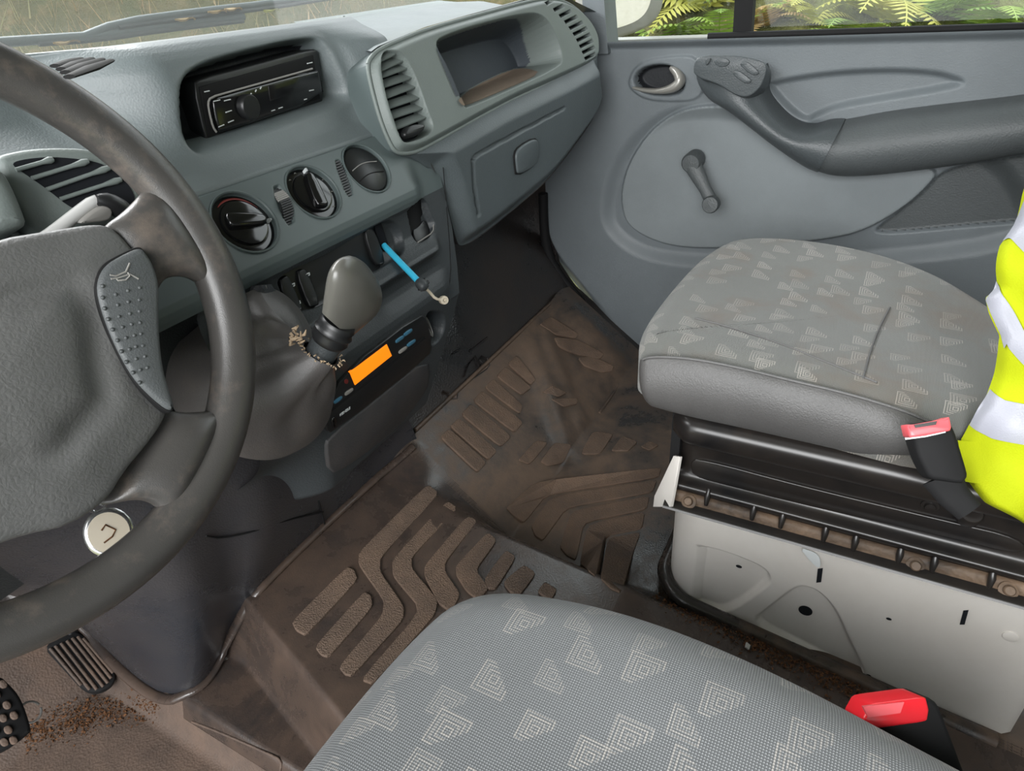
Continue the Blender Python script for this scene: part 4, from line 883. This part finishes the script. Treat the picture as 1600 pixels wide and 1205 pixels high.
T2 = buckle('black seat belt buckle with bright red button beside the foreground cushion', [(1342, 1118), (1350, 1094), (1428, 1080), (1442, 1090), (1462, 1140), (1495, 1230), (1420, 1240), (1385, 1175)], [(1330, 1114), (1343, 1091), (1426, 1080), (1431, 1100), (1428, 1118), (1350, 1129), (1338, 1126)], [(1348, 1104), (1412, 1097), (1406, 1114), (1356, 1121)], o2, n2, .020, 'red')
tube('chrome_edge', [at(*p, o2+n2*.020, n2) for p in [(1346, 1130), (1388, 1126), (1430, 1117)]], .0012, MT['chrome'], T2, 6)

# hi-vis vest
nv_ = np.array([-.80, .50, .33]); nv_ /= np.linalg.norm(nv_); ov = np.array([.66, -.145, -.387])
HV = thing('safety_vest', 'fluorescent yellow safety vest with silver tapes hanging over the passenger seat back', 'vest', at(1580, 560, ov, nv_))
L = [(1620, 250), (1598, 320), (1585, 355), (1568, 385), (1563, 425), (1562, 450), (1543, 466), (1550, 490), (1566, 525), (1562, 548), (1546, 598), (1536, 636), (1514, 664), (1498, 688), (1500, 715), (1512, 752), (1540, 785), (1600, 822), (1660, 850)]
def vestgrid(i0, i1, off, mat, name, nrow=40, bulge=.012):
    l = resample(np.array(L[i0:i1+1], float), nrow); P = np.zeros((nrow, 40, 3))
    for i in range(nrow):
        for j in range(40):
            t = j/39; x, y = l[i, 0]+t*190, l[i, 1]+t*(12+30*0); 
            ph = math.sin((x-1540)*.045+(y)*.018)*.006+math.sin((x+y*.6)*.021)*.008+math.sin(y*.05-x*.02)*.004
            P[i, j] = at(x, y, ov, nv_)+nv_*(ph+off+bulge*math.sin(min(1, t*6)*math.pi/2))
    return grid(name, P, mat, HV)
vestgrid(0, 18, 0, MT['hiviz'], 'cloth', 150)
def band(pts, name='reflective_tape'):
    a = resample(np.array(pts[0], float), 40); b = resample(np.array(pts[1], float), 40); P = np.zeros((40, 16, 3))
    for i in range(40):
        for j in range(16):
            x, y = lerp(a[i], b[i], j/15); t = 0.3
            ph = math.sin((x-1540)*.045+(y)*.018)*.006+math.sin((x+y*.6)*.021)*.008+math.sin(y*.05-x*.02)*.004
            lx = np.interp(y, [p[1] for p in L], [p[0] for p in L]); tt2 = max(0, (x-lx)/190)
            P[i, j] = at(x, y, ov, nv_)+nv_*(ph+.0018+.012*math.sin(min(1, tt2*6)*math.pi/2))
    grid(name, P, MT['reflect'], HV)
band(([(1600, 322), (1582, 362), (1640, 395)], [(1572, 380), (1585, 410), (1640, 440)])) if False else None
band(([(1622, 300), (1590, 345), (1572, 378)], [(1640, 420), (1610, 395), (1588, 372)]))
band(([(1563, 445), (1552, 460), (1546, 470)], [(1600, 500), (1592, 530), (1580, 545)])) 
band(([(1563, 440), (1600, 500), (1640, 560)], [(1548, 475), (1590, 545), (1640, 600)]))
band(([(1548, 608), (1580, 625), (1650, 640)], [(1517, 664), (1560, 684), (1650, 704)]))
HV2 = vestgrid(13, 15, .006, MT['hiviz'], 'folded_hem', 30, .006)

# ------------------------------------------------------------------ steering wheel and column
tw_ = math.radians(69.5); WC = np.array([.155, .498, -.170]); wu = np.array([1., 0, 0]); wv = np.array([0, math.cos(tw_), math.sin(tw_)]); wn = np.cross(wu, wv); RW = .19
SW = thing('steering_wheel', 'worn dark grey steering wheel with horn pad at the left of the picture', 'steering wheel', WC)
th = np.linspace(0, 2*np.pi, 129)
rim = [WC+RW*(math.cos(a)*wu+math.sin(a)*wv) for a in th]
V = []; ns = 20
for a in th[:-1]:
    d = math.cos(a)*wu+math.sin(a)*wv
    V.append([WC+d*(RW+.0185*math.cos(b))+wn*.0175*math.sin(b) for b in np.linspace(0, 2*np.pi, ns, endpoint=False)])
V = np.array(V); V = np.concatenate([V, V[:, :1]], 1); grid('rim', V, MT['wheel'], SW, cu=True)
ho = WC+wn*.012
def hb_(px, py, o=0.): return at(px, py, ho+wn*o, wn)
hubpx = [(0, 371), (80, 358), (153, 347), (178, 352), (200, 373), (222, 402), (240, 450), (246, 520), (252, 575), (267, 638), (256, 665), (230, 700), (200, 735), (172, 782), (144, 808), (65, 843), (0, 877)]
hr = [hb_(*p) for p in hubpx]; cu0 = WC[0]-.0
left = [np.array([2*cu0-p[0], p[1], p[2]]) for p in hr if p[0] > cu0+.012][::-1]
hub = np.array([p for p in hr if p[0] > cu0-.0]+left)
# domed hub with rings to the centre
h2 = np.stack([(hub-ho)@wu, (hub-ho)@wv], 1); h2 = resample(chaikin(h2, 1), 160, True)
if .5*np.sum(h2[:, 0]*np.roll(h2[:, 1], -1)-np.roll(h2[:, 0], -1)*h2[:, 1]) < 0: h2 = h2[::-1]
rings = [(0, -.05), (0, -.006), (.002, -.002), (.006, .0)]
cen = h2.mean(0); Pn = []
for d, z in rings: q = inset2(h2, d) if d else h2; Pn.append(ho+q[:, :1]*wu+q[:, 1:]*wv+wn*z)
q0 = inset2(h2, .006)
for t in np.linspace(0, 1, 24)[1:]:
    q = q0*(1-t)+cen*t; Pn.append(ho+q[:, :1]*wu+q[:, 1:]*wv+wn*(.016*math.sin(t*math.pi/2)-.006*math.exp(-((t-.42)/.10)**2)))
grid('airbag_cover', np.stack(Pn, 1), MT['hub'], SW, cu=True)
CHN = lambda p: crop(p, 0, 330, .307)
hornp = CHN([(688, 192), (600, 232), (510, 285), (470, 365), (475, 450), (515, 580), (575, 720), (655, 860), (740, 950), (838, 1028), (868, 1000), (835, 900), (806, 800), (790, 650), (786, 500), (790, 390), (762, 290), (720, 222)])
plate('horn_groove', [hb_(*p, .002) for p in [(np.array(p)-np.mean(hornp, 0))*1.022+np.mean(hornp, 0) for p in hornp]], wn, .0062, .001, MT['blackm'], SW, back=.01)
hbn = plate('horn_button', [hb_(*p, .002) for p in hornp], wn, .0095, .004, MT['horn'], SW, back=.01)
dm = []
for row, xs in (((522, 382), (588, 425), (650, 405), (710, 390)), 0), (((522, 440), (598, 478), (652, 462), (708, 452)), 0), (((532, 495), (605, 537), (660, 522), (708, 510)), 0), (((550, 550), (622, 590), (668, 576), (712, 568)), 0), (((572, 603), (640, 645), (682, 633), (716, 625)), 0), (((597, 658), (657, 703), (690, 690), (726, 685)), 0), (((617, 714), (692, 752), (736, 740)), 0), (((643, 768), (712, 808), (748, 797)), 0), (((676, 822), (710, 873)), 0):
    for x, y in row: c = hb_(*CHN([(x, y)])[0], .0112); dm.append(tubeP([c, c+wn*.0012], [.0016, .0008], 8))
o = merge('grip_dots', dm, MT['horn'], hbn); o['kind'] = 'stuff'
def hs(pts, r=.0007): tube('horn_symbol', [hb_(*p, .0118) for p in CHN(pts)], r, MT['btngrey'], hbn, 5)
hs([(560, 325), (590, 330), (640, 310), (660, 265)]); hs([(565, 345), (600, 340), (660, 320), (705, 345)]); hs([(590, 340), (600, 352), (640, 350), (660, 330), (650, 312)])
def spoke(name, px, w, ex, off):
    path = chaikin([at(x, y, WC+wn*z, wn) for (x, y), z in zip(px, off)], 2, False)
    sd_ = np.cross(wn, path[1]-path[0]); tube(name, path, w, MT['wheel'], SW, 20, ex=ex, side=sd_)
def spoke2(secs):
    V = []
    for a, b, th_, off in secs:
        A, B = at(*a, WC+wn*off, wn), at(*b, WC+wn*off, wn); c = (A+B)/2; u = (B-A)/2
        V.append([c+u*np.sign(math.cos(t))*abs(math.cos(t))**.8+wn*th_*math.sin(t) for t in np.linspace(0, 2*np.pi, 28, endpoint=False)])
    V = np.array(V); V = np.stack([chaikin(V[:, k], 2, False) for k in range(28)], 1); V = np.concatenate([V, V[:, :1]], 1); grid('spoke', V, MT['wheel'], SW)
spoke2([((236, 280), (343, 450), .010, 0), ((222, 300), (322, 448), .017, 0), ((204, 320), (296, 432), .017, 0), ((184, 338), (262, 432), .014, 0), ((166, 350), (248, 446), .011, -.002), ((150, 370), (238, 480), .008, -.008), ((120, 400), (220, 510), .005, -.014)])
spoke2([((350, 640), (262, 815), .010, 0), ((334, 641), (252, 800), .017, 0), ((312, 644), (236, 786), .017, 0), ((288, 645), (212, 780), .014, -.001), ((272, 643), (182, 786), .011, -.004), ((256, 640), (160, 790), .007, -.010), ((230, 640), (140, 780), .005, -.016)])
for sgn, z in ((-1, .12), (-1, -.10)): tube('spoke', [WC+wu*sgn*.18+wv*z*.8, WC+wu*sgn*.10+wv*z*.7, WC+wu*sgn*.02+wv*z*.5], [.035, .028, .028], MT['wheel'], SW, 16, ex=.5, side=wv)
SC = thing('steering_column', 'grey steering column shroud with pale stalk behind the wheel', 'steering column', WC-wn*.06)
tube('shroud', [WC-wn*.025, WC-wn*.06, WC-wn*.12, WC-wn*.2+np.array([0, 0, -.03])], [.05, .062, .065, .07], MT['dashdark'], SC, 24)
yS = .565
tube('stalk', [ax(*p, 1, yS) for p in [(60, 385), (86, 362), (120, 334), (148, 313), (160, 316)]], [.008, .0055, .005, .005, .004], MT['pale'], SC, 10, 1)
tube('stalk_end', [ax(*p, 1, yS-.003) for p in [(150, 312), (170, 316), (190, 328), (206, 345)]], [.004, .008, .009, .004], MT['black'], SC, 12, 1)
plate('stalk_ring', [ax(*p, 1, yS-.005) for p in crop([(870, 760), (960, 725), (1030, 750), (1040, 810), (1010, 870), (850, 890), (700, 905)], 0, 200, .166)], (0, -1, 0), .004, .002, MT['btngrey'], SC)
# medallion on a key ring
mc = ax(171, 832, 1, .50); mn = np.array([-.35, -.75, .55]); mu, mv, mn = frame(mn)
KM = thing('key_fob', 'oval cream key fob with metal rim hanging below the steering wheel', 'key fob', mc)
lathe('fob_rim', [(.0165, 0), (.018, .002), (.0165, .004), (.0145, .0045)], mc, mn, MT['chrome'], KM, 36, sy=1.15)
lathe('fob_face', [(.0155, .003), (.0145, .0046), (0, .0050)], mc, mn, MT['cream'], KM, 36, sy=1.15)
kt = mc+mv*.0235; tube('key_ring', ell(kt, mu, mn*.5+mv*.6, .006, .006, 16)+[kt+mu*.006], .0011, MT['chrome'], KM, 6)
tube('split_ring', [kt+mu*.002, kt+mv*.008+mu*.01, kt+mv*.01+mu*.022, kt+mv*.02+mu*.024], .0016, MT['chrome'], KM, 6, 1)
tube('fob_emblem', [mc+mn*.0052+mu*(-.004)+mv*.004, mc+mn*.0052+mv*.007, mc+mn*.0052+mu*.005+mv*.0, mc+mn*.0052+mu*.001+mv*-.004, mc+mn*.0052+mu*-.006+mv*-.006], .0007, MT['soil'], KM, 5)

# ------------------------------------------------------------------ gear lever
GL = thing('gear_lever', 'worn grey gear knob on a torn black leather gaiter in the console', 'gear lever', ax(490, 560, 1, .5))
yk = .455
def kp(x, y, Y=yk): return ax(x, y, 1, Y)
secs = [((503, 488), (549, 527), .455), ((505, 473), (566, 512), .452), ((508, 450), (590, 492), .448), ((511, 432), (598, 472), .444), ((516, 419), (596, 450), .441), ((523, 409), (586, 431), .439), ((533, 402), (571, 411), .437), ((545, 399.5), (556, 402), .436)]
V = []; ns = 28
kz = ray(548, 450); kz /= np.linalg.norm(kz)
for a, b, Y in secs:
    A, B = kp(*a, Y), kp(*b, Y); c = (A+B)/2; u = (B-A)/2; w = -kz*np.linalg.norm(u)*.72
    V.append([c+u*math.cos(t)+w*math.sin(t) for t in np.linspace(0, 2*np.pi, ns, endpoint=False)])
V = np.array(V); 
# smooth along the axis
Vs = np.stack([chaikin(V[:, k], 2, False) for k in range(ns)], 1); Vs = np.concatenate([Vs, Vs[:, :1]], 1)
me_k = grid('knob', Vs, MT['knob'], GL)
cA, cB = kp(503, 488), kp(549, 527); cx = (cA+cB)/2; axd = kp(497, 560, .475)-cx; axd /= np.linalg.norm(axd)
tube('collar', [cx-axd*.004, cx, cx+axd*.004, cx+axd*.008, cx+axd*.012, cx+axd*.016, cx+axd*.022], [.0175, .0195, .0180, .0205, .0185, .0200, .0165], MT['black'], GL, 24)
tube('shaft', [cx+axd*.014, cx+axd*.04, cx+axd*.075], [.0165, .0155, .015], MT['dashlow'], GL, 20)
# gaiter: loft from a ring on the console to a ring round the shaft
topc = cx+axd*.036
base_px = [(388, 452, .53), (430, 448, .55), (470, 480, .545), (520, 570, .53), (533, 610, .535), (505, 680, .525), (450, 715, .527), (400, 722, .53), (330, 700, .55), (265, 640, .62), (250, 560, .63), (320, 500, .60)]
base = resample(chaikin([ax(x, y, 1, Y) for x, y, Y in base_px], 2), 72, True)
mid_px = [(400, 520, .49), (440, 515, .48), (480, 530, .472), (505, 560, .47), (514, 590, .475), (505, 622, .485), (470, 660, .495), (420, 682, .505), (370, 676, .515), (330, 640, .53), (320, 590, .54), (350, 545, .52)]
mid = resample(chaikin([ax(x, y, 1, Y) for x, y, Y in mid_px], 2), 72, True)
u_, v_, n_ = frame(axd); ring = np.array([topc+(u_*math.cos(t)+v_*math.sin(t))*.019 for t in np.linspace(0, 2*np.pi, 72, endpoint=False)])
def align(R, ref):
    best = min(((np.linalg.norm(np.roll(r, k, 0)-ref), i, k) for i, r in enumerate((R, R[::-1])) for k in range(72)), key=lambda z: z[0]); return np.roll((R, R[::-1])[best[1]], best[2], 0)
mid = align(mid, base); ring = align(ring, mid)
P = []
for t in np.linspace(0, 1, 40):
    q = base*(1-t)**2+2*mid*1.0*t*(1-t)+ring*t*t; ph = np.linspace(0, 2*np.pi, 72, endpoint=False)
    cdir = q-q.mean(0); cdir /= np.linalg.norm(cdir, axis=1)[:, None]+1e-9
    q = q+cdir*(.005*np.sin(ph*3+t*4)*math.sin(t*3.14)+.0016*np.sin(ph*9-t*6)*math.sin(t*3.14))[:, None]
    P.append(q)
P = np.array(P).transpose(1, 0, 2); P = np.concatenate([P, P[:1]], 0); gaiter = grid('gaiter', P, MT['boot'], GL)
fr = []
for t in np.linspace(0, 6.28, 46):
    c = topc+(u_*math.cos(t)+v_*math.sin(t))*(.0195+rng.uniform(0, .003))-axd*rng.uniform(-.001, .003); d = (u_*math.cos(t)+v_*math.sin(t))*rng.uniform(.001, .004)+axd*rng.uniform(-.004, .003)
    fr.append(tubeP([c, c+d*.6+rng.normal(0, .001, 3), c+d], [.0006, .0009, .0003], 5))
o = merge('frayed_edge', fr, MT['fluff'], GL); o['kind'] = 'stuff'
tc_ = kp(462, 530, .47); fr = []
for _ in range(16):
    c = tc_+rng.normal(0, .0035, 3); fr.append(tubeP([c, c+rng.normal(0, .002, 3), c+rng.normal(0, .004, 3)], [.001, .0018, .0006], 6))
o = merge('torn_lining', fr, MT['fluff'], GL); o['kind'] = 'stuff'
# stitched corner fold of the gaiter behind the wheel
cf = np.array([[ax(lerp(xa, xb, t), lerp(ya, yb, t), 1, .545-.012*math.sin(t*3.1)-.03*k/8) for t in np.linspace(0, 1, 14)] for k, (xa, ya, xb, yb) in enumerate([(392, 447, 424, 444), (388, 470, 440, 470), (384, 495, 458, 500), (384, 520, 476, 530), (384, 550, 492, 560), (384, 580, 500, 590)])])
grid('gaiter_fold', cf, MT['bootdk'], GL, flip=False)
for dx in (0, 6):
    tube('stitching', [ax(x+dx, y, 1, .535) for x, y in [(409, 446), (413, 462), (414, 478), (412, 492)]], .0008, MT['btngrey'], GL, 5, 1)
# ------------------------------------------------------------------ blue cable
BC = thing('control_cable', 'bright blue cable sleeve with white rod end poking out of a switch slot', 'cable', A3(606, 392))
b0 = A3(604, 388, -.010); b1 = ax(657, 443, 1, .492); b2_ = ax(693, 469, 1, .478)
tube('blue_sleeve', [lerp(A3(607, 391, 0), b1, t) for t in (-.15, 0, .5, 1)], .0042, MT['blue'], BC, 14)
clipd = (b1-A3(612, 397))/np.linalg.norm(b1-A3(612, 397))
tube('clip', [b1-clipd*.004, b1, b1+clipd*.008, b1+clipd*.011], [.0062, .0075, .0068, .004], MT['dashlow'], BC, 12)
for x, y in ((664, 437), (667, 447), (656, 455), (668, 441)):
    q = ax(x, y, 1, .49); tube('clip_prong', [b1+clipd*.004, q], [.004, .0030], MT['black'], BC, 6)
tube('rod', [b1+clipd*.009, ax(672, 457, 1, .487), ax(680, 467, 1, .482), b2_], .0019, MT['cream'], BC, 8, 1)
lathe('rod_end', [(.0055, -.004), (.006, 0), (.0055, .004), (.0025, .0042), (.002, .002), (0, .002)], b2_, (-.5, -.8, .3), MT['cream'], BC, 18)

# ------------------------------------------------------------------ pedals
CPd = lambda p: crop(p, 0, 960, .2033)
na = np.array([-.05, -.62, .78]); oa = np.array([.22, .835, -.785])
AP = thing('accelerator_pedal', 'ribbed black accelerator pedal under the steering wheel', 'pedal', at(140, 1030, oa, na))
plate('pad', [at(*p, oa, na) for p in CPd([(330, 240), (560, 130), (640, 165), (740, 265), (850, 400), (890, 470), (872, 545), (780, 600), (700, 605), (630, 570), (540, 470), (420, 340)])], na, .006, .002, MT['blackm'], AP, back=.012)
for a, b in [((385, 262), (625, 545)), ((425, 243), (690, 578)), ((470, 222), (745, 578)), ((515, 203), (795, 556)), ((555, 182), (830, 528)), ((598, 170), (855, 492)), ((640, 185), (870, 450))]:
    tube('pad_ridge', [at(*p, oa+na*.0062, na) for p in CPd([a, lerp(np.array(a), np.array(b), .5), b])], .0022, MT['mat_d'], AP, 8)
tube('pedal_arm', [at(120, 1000, oa, na)-na*.01, at(100, 960, oa, na)+np.array([0, .03, .1])], .01, MT['black'], AP, 10)
nb_ = np.array([.10, -.72, .68]); ob = np.array([.07, .74, -.73])
BP = thing('brake_pedal', 'dusty black brake pedal with embossed grip pattern at the lower left edge', 'pedal', at(10, 1120, ob, nb_))
plate('pad', [at(*p, ob, nb_) for p in CPd([(-250, 480), (-20, 480), (60, 550), (130, 630), (175, 720), (228, 890), (215, 930), (0, 1080), (-250, 1100)])], nb_, .012, .004, MT['blackm'], BP, back=.012)
for x, y in ((20, 540), (50, 700), (20, 800), (60, 890), (30, 985), (-40, 720), (105, 780), (100, 970), (-40, 900), (-30, 620)):
    plate('grip_stud', [at(*p, ob+nb_*.0122, nb_) for p in CPd([(x-35, y-20), (x+5, y-38), (x+34, y-10), (x+36, y+22), (x, y+36), (x-28, y+18)])], nb_, .003, .0012, MT['mat_d'], BP)
tube('pedal_arm', [at(-10, 1090, ob, nb_)-nb_*.012, at(-60, 1040, ob, nb_)+np.array([-.02, .05, .12])], .011, MT['black'], BP, 10)
rc = at(47, 1113, ob-nb_*.03, nb_); tube('return_spring', ell(rc, np.array([1., 0, 0]), np.array([0, .5, .86]), .011, .013, 20), .0014, MT['btngrey'], BP, 6)

# ------------------------------------------------------------------ outside
def gz(x, y):
    x = np.asarray(x, float); y = np.asarray(y, float)
    return -1.75+3.4*sst(2.0, 6.5, x+.25*np.sin(y*1.3))+3.4*sst(2.9, 8.0, y+.3*np.sin(x*1.7))*sst(9, 5, np.abs(x))
gx = np.linspace(-12, 9, 150); gy = np.linspace(-26, 11, 220); GX, GY = np.meshgrid(gx, gy, indexing='ij')
nz_ = .10*np.sin(GX*5.1+GY*3.3)*np.sin(GY*4.7-GX*2)+.05*np.sin(GX*11)*np.sin(GY*13)
n = NT('bank_soil'); tc = n.new('ShaderNodeTexCoord').outputs['Object']; f = n.noise(tc, 2.2, 6, .7, .4); f2 = n.noise(tc, 9, 5, .7)
col = n.mix(n.ramp(f, .38, .62), lin((84, 88, 56)), lin((132, 112, 84))); col = n.mix(n.ramp(f2, .5, .72), col, lin((168, 138, 104))); col = n.mix(n.ramp(n.noise(tc, 5, 4), .56, .7), col, lin((84, 78, 56)))
sx = n.new('ShaderNodeSeparateXYZ'); n.link(tc, sx.inputs[0]); col = n.mix(n.mth('MULTIPLY', n.ramp(sx.outputs[0], 2.4, 3.0), .72), col, lin((70, 72, 40))); grn = n.mth('MULTIPLY', n.ramp(sx.outputs[1], 1.5, -.5), n.ramp(f2, .35, .6)); col = n.mix(n.mth('MULTIPLY', grn, .8), col, lin((112, 124, 58))); col = n.mix(n.mth('MULTIPLY', n.ramp(sx.outputs[2], -1.62, -1.72), .9), col, n.mix(n.ramp(n.noise(tc, .9, 4), .4, .6), lin((186, 178, 164)), lin((128, 140, 66))))
n.link(col, n.b.inputs['Base Color']); n.b.inputs['Roughness'].default_value = .95; n.link(n.bump(f2, .8, .1), n.b.inputs['Normal'])
gr = grid('ground', np.stack([GX, GY, gz(GX, GY)+nz_*sst(.0, .6, gz(GX, GY)+1.75)], -1), n.m); tag(gr, kind='structure')
def leafmat(name, a, b, tr=.25):
    n = NT(name); tc = n.new('ShaderNodeTexCoord').outputs['Object']; col = n.mix(n.ramp(n.noise(tc, 3.5, 3), .3, .7), lin(a), lin(b)); n.link(col, n.b.inputs['Base Color']); n.b.inputs['Roughness'].default_value = .6
    t = n.new('ShaderNodeBsdfTranslucent'); n.link(col, t.inputs[0]); mx = n.new('ShaderNodeMixShader'); mx.inputs[0].default_value = tr; n.link(n.b.outputs[0], mx.inputs[1]); n.link(t.outputs[0], mx.inputs[2]); n.link(mx.outputs[0], n.out.inputs[0]); return n.m
fern_m = [leafmat('fern_green', (98, 128, 46), (138, 158, 70)), leafmat('fern_yellow', (150, 154, 66), (178, 170, 88)), leafmat('fern_tan', (146, 118, 72), (170, 142, 96))]
def fern_mesh(k, seed, nf=9):
    r = np.random.default_rng(seed); V = []; Fs = []
    for f_ in range(nf):
        az = f_*2.4+r.uniform(-.3, .3); L_ = r.uniform(.45, .75); lift = r.uniform(.55, 1.1); d = np.array([math.cos(az), math.sin(az), 0]); sdv = np.array([-d[1], d[0], 0])
        path = [d*L_*t*.85+np.array([0, 0, L_*(lift*t-.75*t*t)]) for t in np.linspace(0, 1, 17)]
        for i in range(1, 16):
            t = i/16; wl = .17*L_*2*(1-t)**.8*min(1, t*5+.35); tg = path[i+1]-path[i]; tg /= np.linalg.norm(tg)
            for sg in (-1, 1):
                o_ = path[i]; e = o_+sdv*sg*wl+tg*wl*.35+np.array([0, 0, -.15*wl]); w_ = tg*.016*(1.1-t*.6); b = len(V)
                V += [o_-w_*.7, lerp(o_, e, .5)-w_, e, lerp(o_, e, .5)+w_, o_+w_*.7]; Fs.append((b, b+1, b+2, b+3, b+4))
        b = len(V)
        for i in range(17): V += [path[i]-sdv*.004, path[i]+sdv*.004]
        for i in range(16): Fs.append((b+2*i, b+2*i+1, b+2*i+3, b+2*i+2))
    return mesh('fern', V, Fs, False)
fmesh = []
for k in range(3):
    for s_ in range(2):
        me = fern_mesh(k, 10*k+s_); me.materials.append(fern_m[k]); fmesh.append(me)
r = np.random.default_rng(5); cnt = 0
lab = {0: 'green fern growing on the bank outside the passenger window', 1: 'yellowing fern growing on the bank outside the passenger window', 2: 'dry tan fern on the bank outside the passenger window'}
grp = {0: 'green ferns on the bank', 1: 'yellowing ferns on the bank', 2: 'dry ferns on the bank'}
put_ = []
for i in range(6000):
    x, y = r.uniform(3.1, 4.7), r.uniform(-1.3, 2.8); k = int(r.choice([0, 0, 0, 1, 1, 2])); s_ = r.uniform(.45, .8)
    q_ = proj(np.array([[x, y, float(gz(x, y))+.1], [x, y, float(gz(x, y))+.38*s_]]))
    if not ((q_[:, 1] < 66) & (q_[:, 1] > -40) & (q_[:, 0] > 925) & (q_[:, 0] < 1640)).any(): continue
    if any(math.hypot(x-a, y-b) < .16 for a, b in put_) or len(put_) > 70: continue
    put_.append((x, y))
    o = bpy.data.objects.new('fern', fmesh[2*k+int(r.integers(2))]); COL.objects.link(o); o.location = (x, y, float(gz(x, y))-.02); o.scale = (s_,)*3; o.rotation_euler = (r.uniform(-.1, .1), r.uniform(-.35, 0), r.uniform(0, 6.28)); tag(o, lab[k], 'fern', grp[k])
# dry grass blades on the bank ahead, seen through the windscreen
V = []; Fs = []
for i in range(7000):
    x, y = r.uniform(-2.5, 4.5), r.uniform(3.2, 6.2); z = float(gz(x, y)); h_ = r.uniform(.08, .3); a = r.uniform(0, 6.28); w_ = .006; b = len(V); lean = r.normal(0, .35, 2)*h_
    V += [(x-w_*math.cos(a), y-w_*math.sin(a), z), (x+w_*math.cos(a), y+w_*math.sin(a), z), (x+lean[0], y+lean[1], z+h_)]; Fs.append((b, b+1, b+2))
tag(obj('dry_grass', mesh('dry_grass', V, Fs, False), leafmat('dry_grass_blade', (128, 126, 84), (156, 130, 96))), 'dry brown and olive grass on the bank ahead of the windscreen', 'grass', kind='stuff')
# scuttle and wipers outside the windscreen
box('trim_4', (.42, 1.22, -.10), (1.0, .10, .035), MT['glove'], kind='structure')
def yv(px, py, Y=1.16): return ax(px, py, 1, Y)
for lb, q in (('thin black wiper arm rising from the scuttle outside the windscreen', [(120, 62), (185, 36), (300, 20), (420, 6), (520, -10)]), ('black wiper blade lying low along the glass on the left', [(-30, 68), (60, 62), (150, 56), (260, 40), (380, 26)])):
    wt = thing('wiper', lb, 'wiper', yv(*q[0])); tube('arm', [yv(*p) for p in q], .007, MT['glove'], wt, 8, 1); tube('rubber_blade', [yv(x, y+7, 1.155) for x, y in q[1:]], .004, MT['dashlow'], wt, 6, 1)
for k, (x, y, m_) in enumerate([(290, 30, 'hl'), (340, 18, 'hl'), (425, 16, 'hl2'), (365, 14, 'hl'), (105, 66, 'hl')]):
    p = yv(x, y, 1.15); s_ = .018
    o = plate('fallen_leaf', [p+np.array([a*s_, b*s_*.8, .003*math.sin(3*a)]) for a, b in ((-1.4, 0), (-.6, -.5), (.4, -.5), (1.4, .1), (.5, .5), (-.5, .55))], (.1*k-.2, -.5, .85), .0012, 0, fern_m[2 if m_ == 'hl' else 1], None, rnd=1)
    tag(o, ['tan fallen leaf on the wiper, second from the left', 'brown fallen leaf resting above the scuttle', 'yellow fallen leaf at the windscreen base ahead of the radio', 'pale curled leaf beside the yellow leaf', 'small pale leaf near the left wiper pivot'][k], 'leaf')
# wing mirror
nm = np.array([-.62, -.78, -.13]); om = np.array([1.72, .74, .0])
WM = thing('wing_mirror', 'large grey-framed wing mirror outside the passenger window', 'mirror', at(980, 20, om, nm))
mo = [(922, -150), (1005, -165), (1030, -140), (1030, -10), (1026, 15), (1012, 36), (985, 50), (955, 58), (935, 60), (922, 40)]
plate('housing', [at(*p, om, nm) for p in mo], nm, .03, .012, MT['btngrey'], WM, back=.08)
mi = [(938, -140), (1000, -150), (1018, -130), (1019, -15), (1014, 12), (1000, 30), (975, 41), (950, 47), (940, 40)]
mm = NT('mirror_glass'); mm.b.inputs['Metallic'].default_value = 1; mm.b.inputs['Roughness'].default_value = .03; mm.b.inputs['Base Color'].default_value = (.85, .87, .86, 1)
plate('mirror_glass', [at(*p, om+nm*.0302, nm) for p in mi], nm, .001, 0, mm.m, WM, back=0)
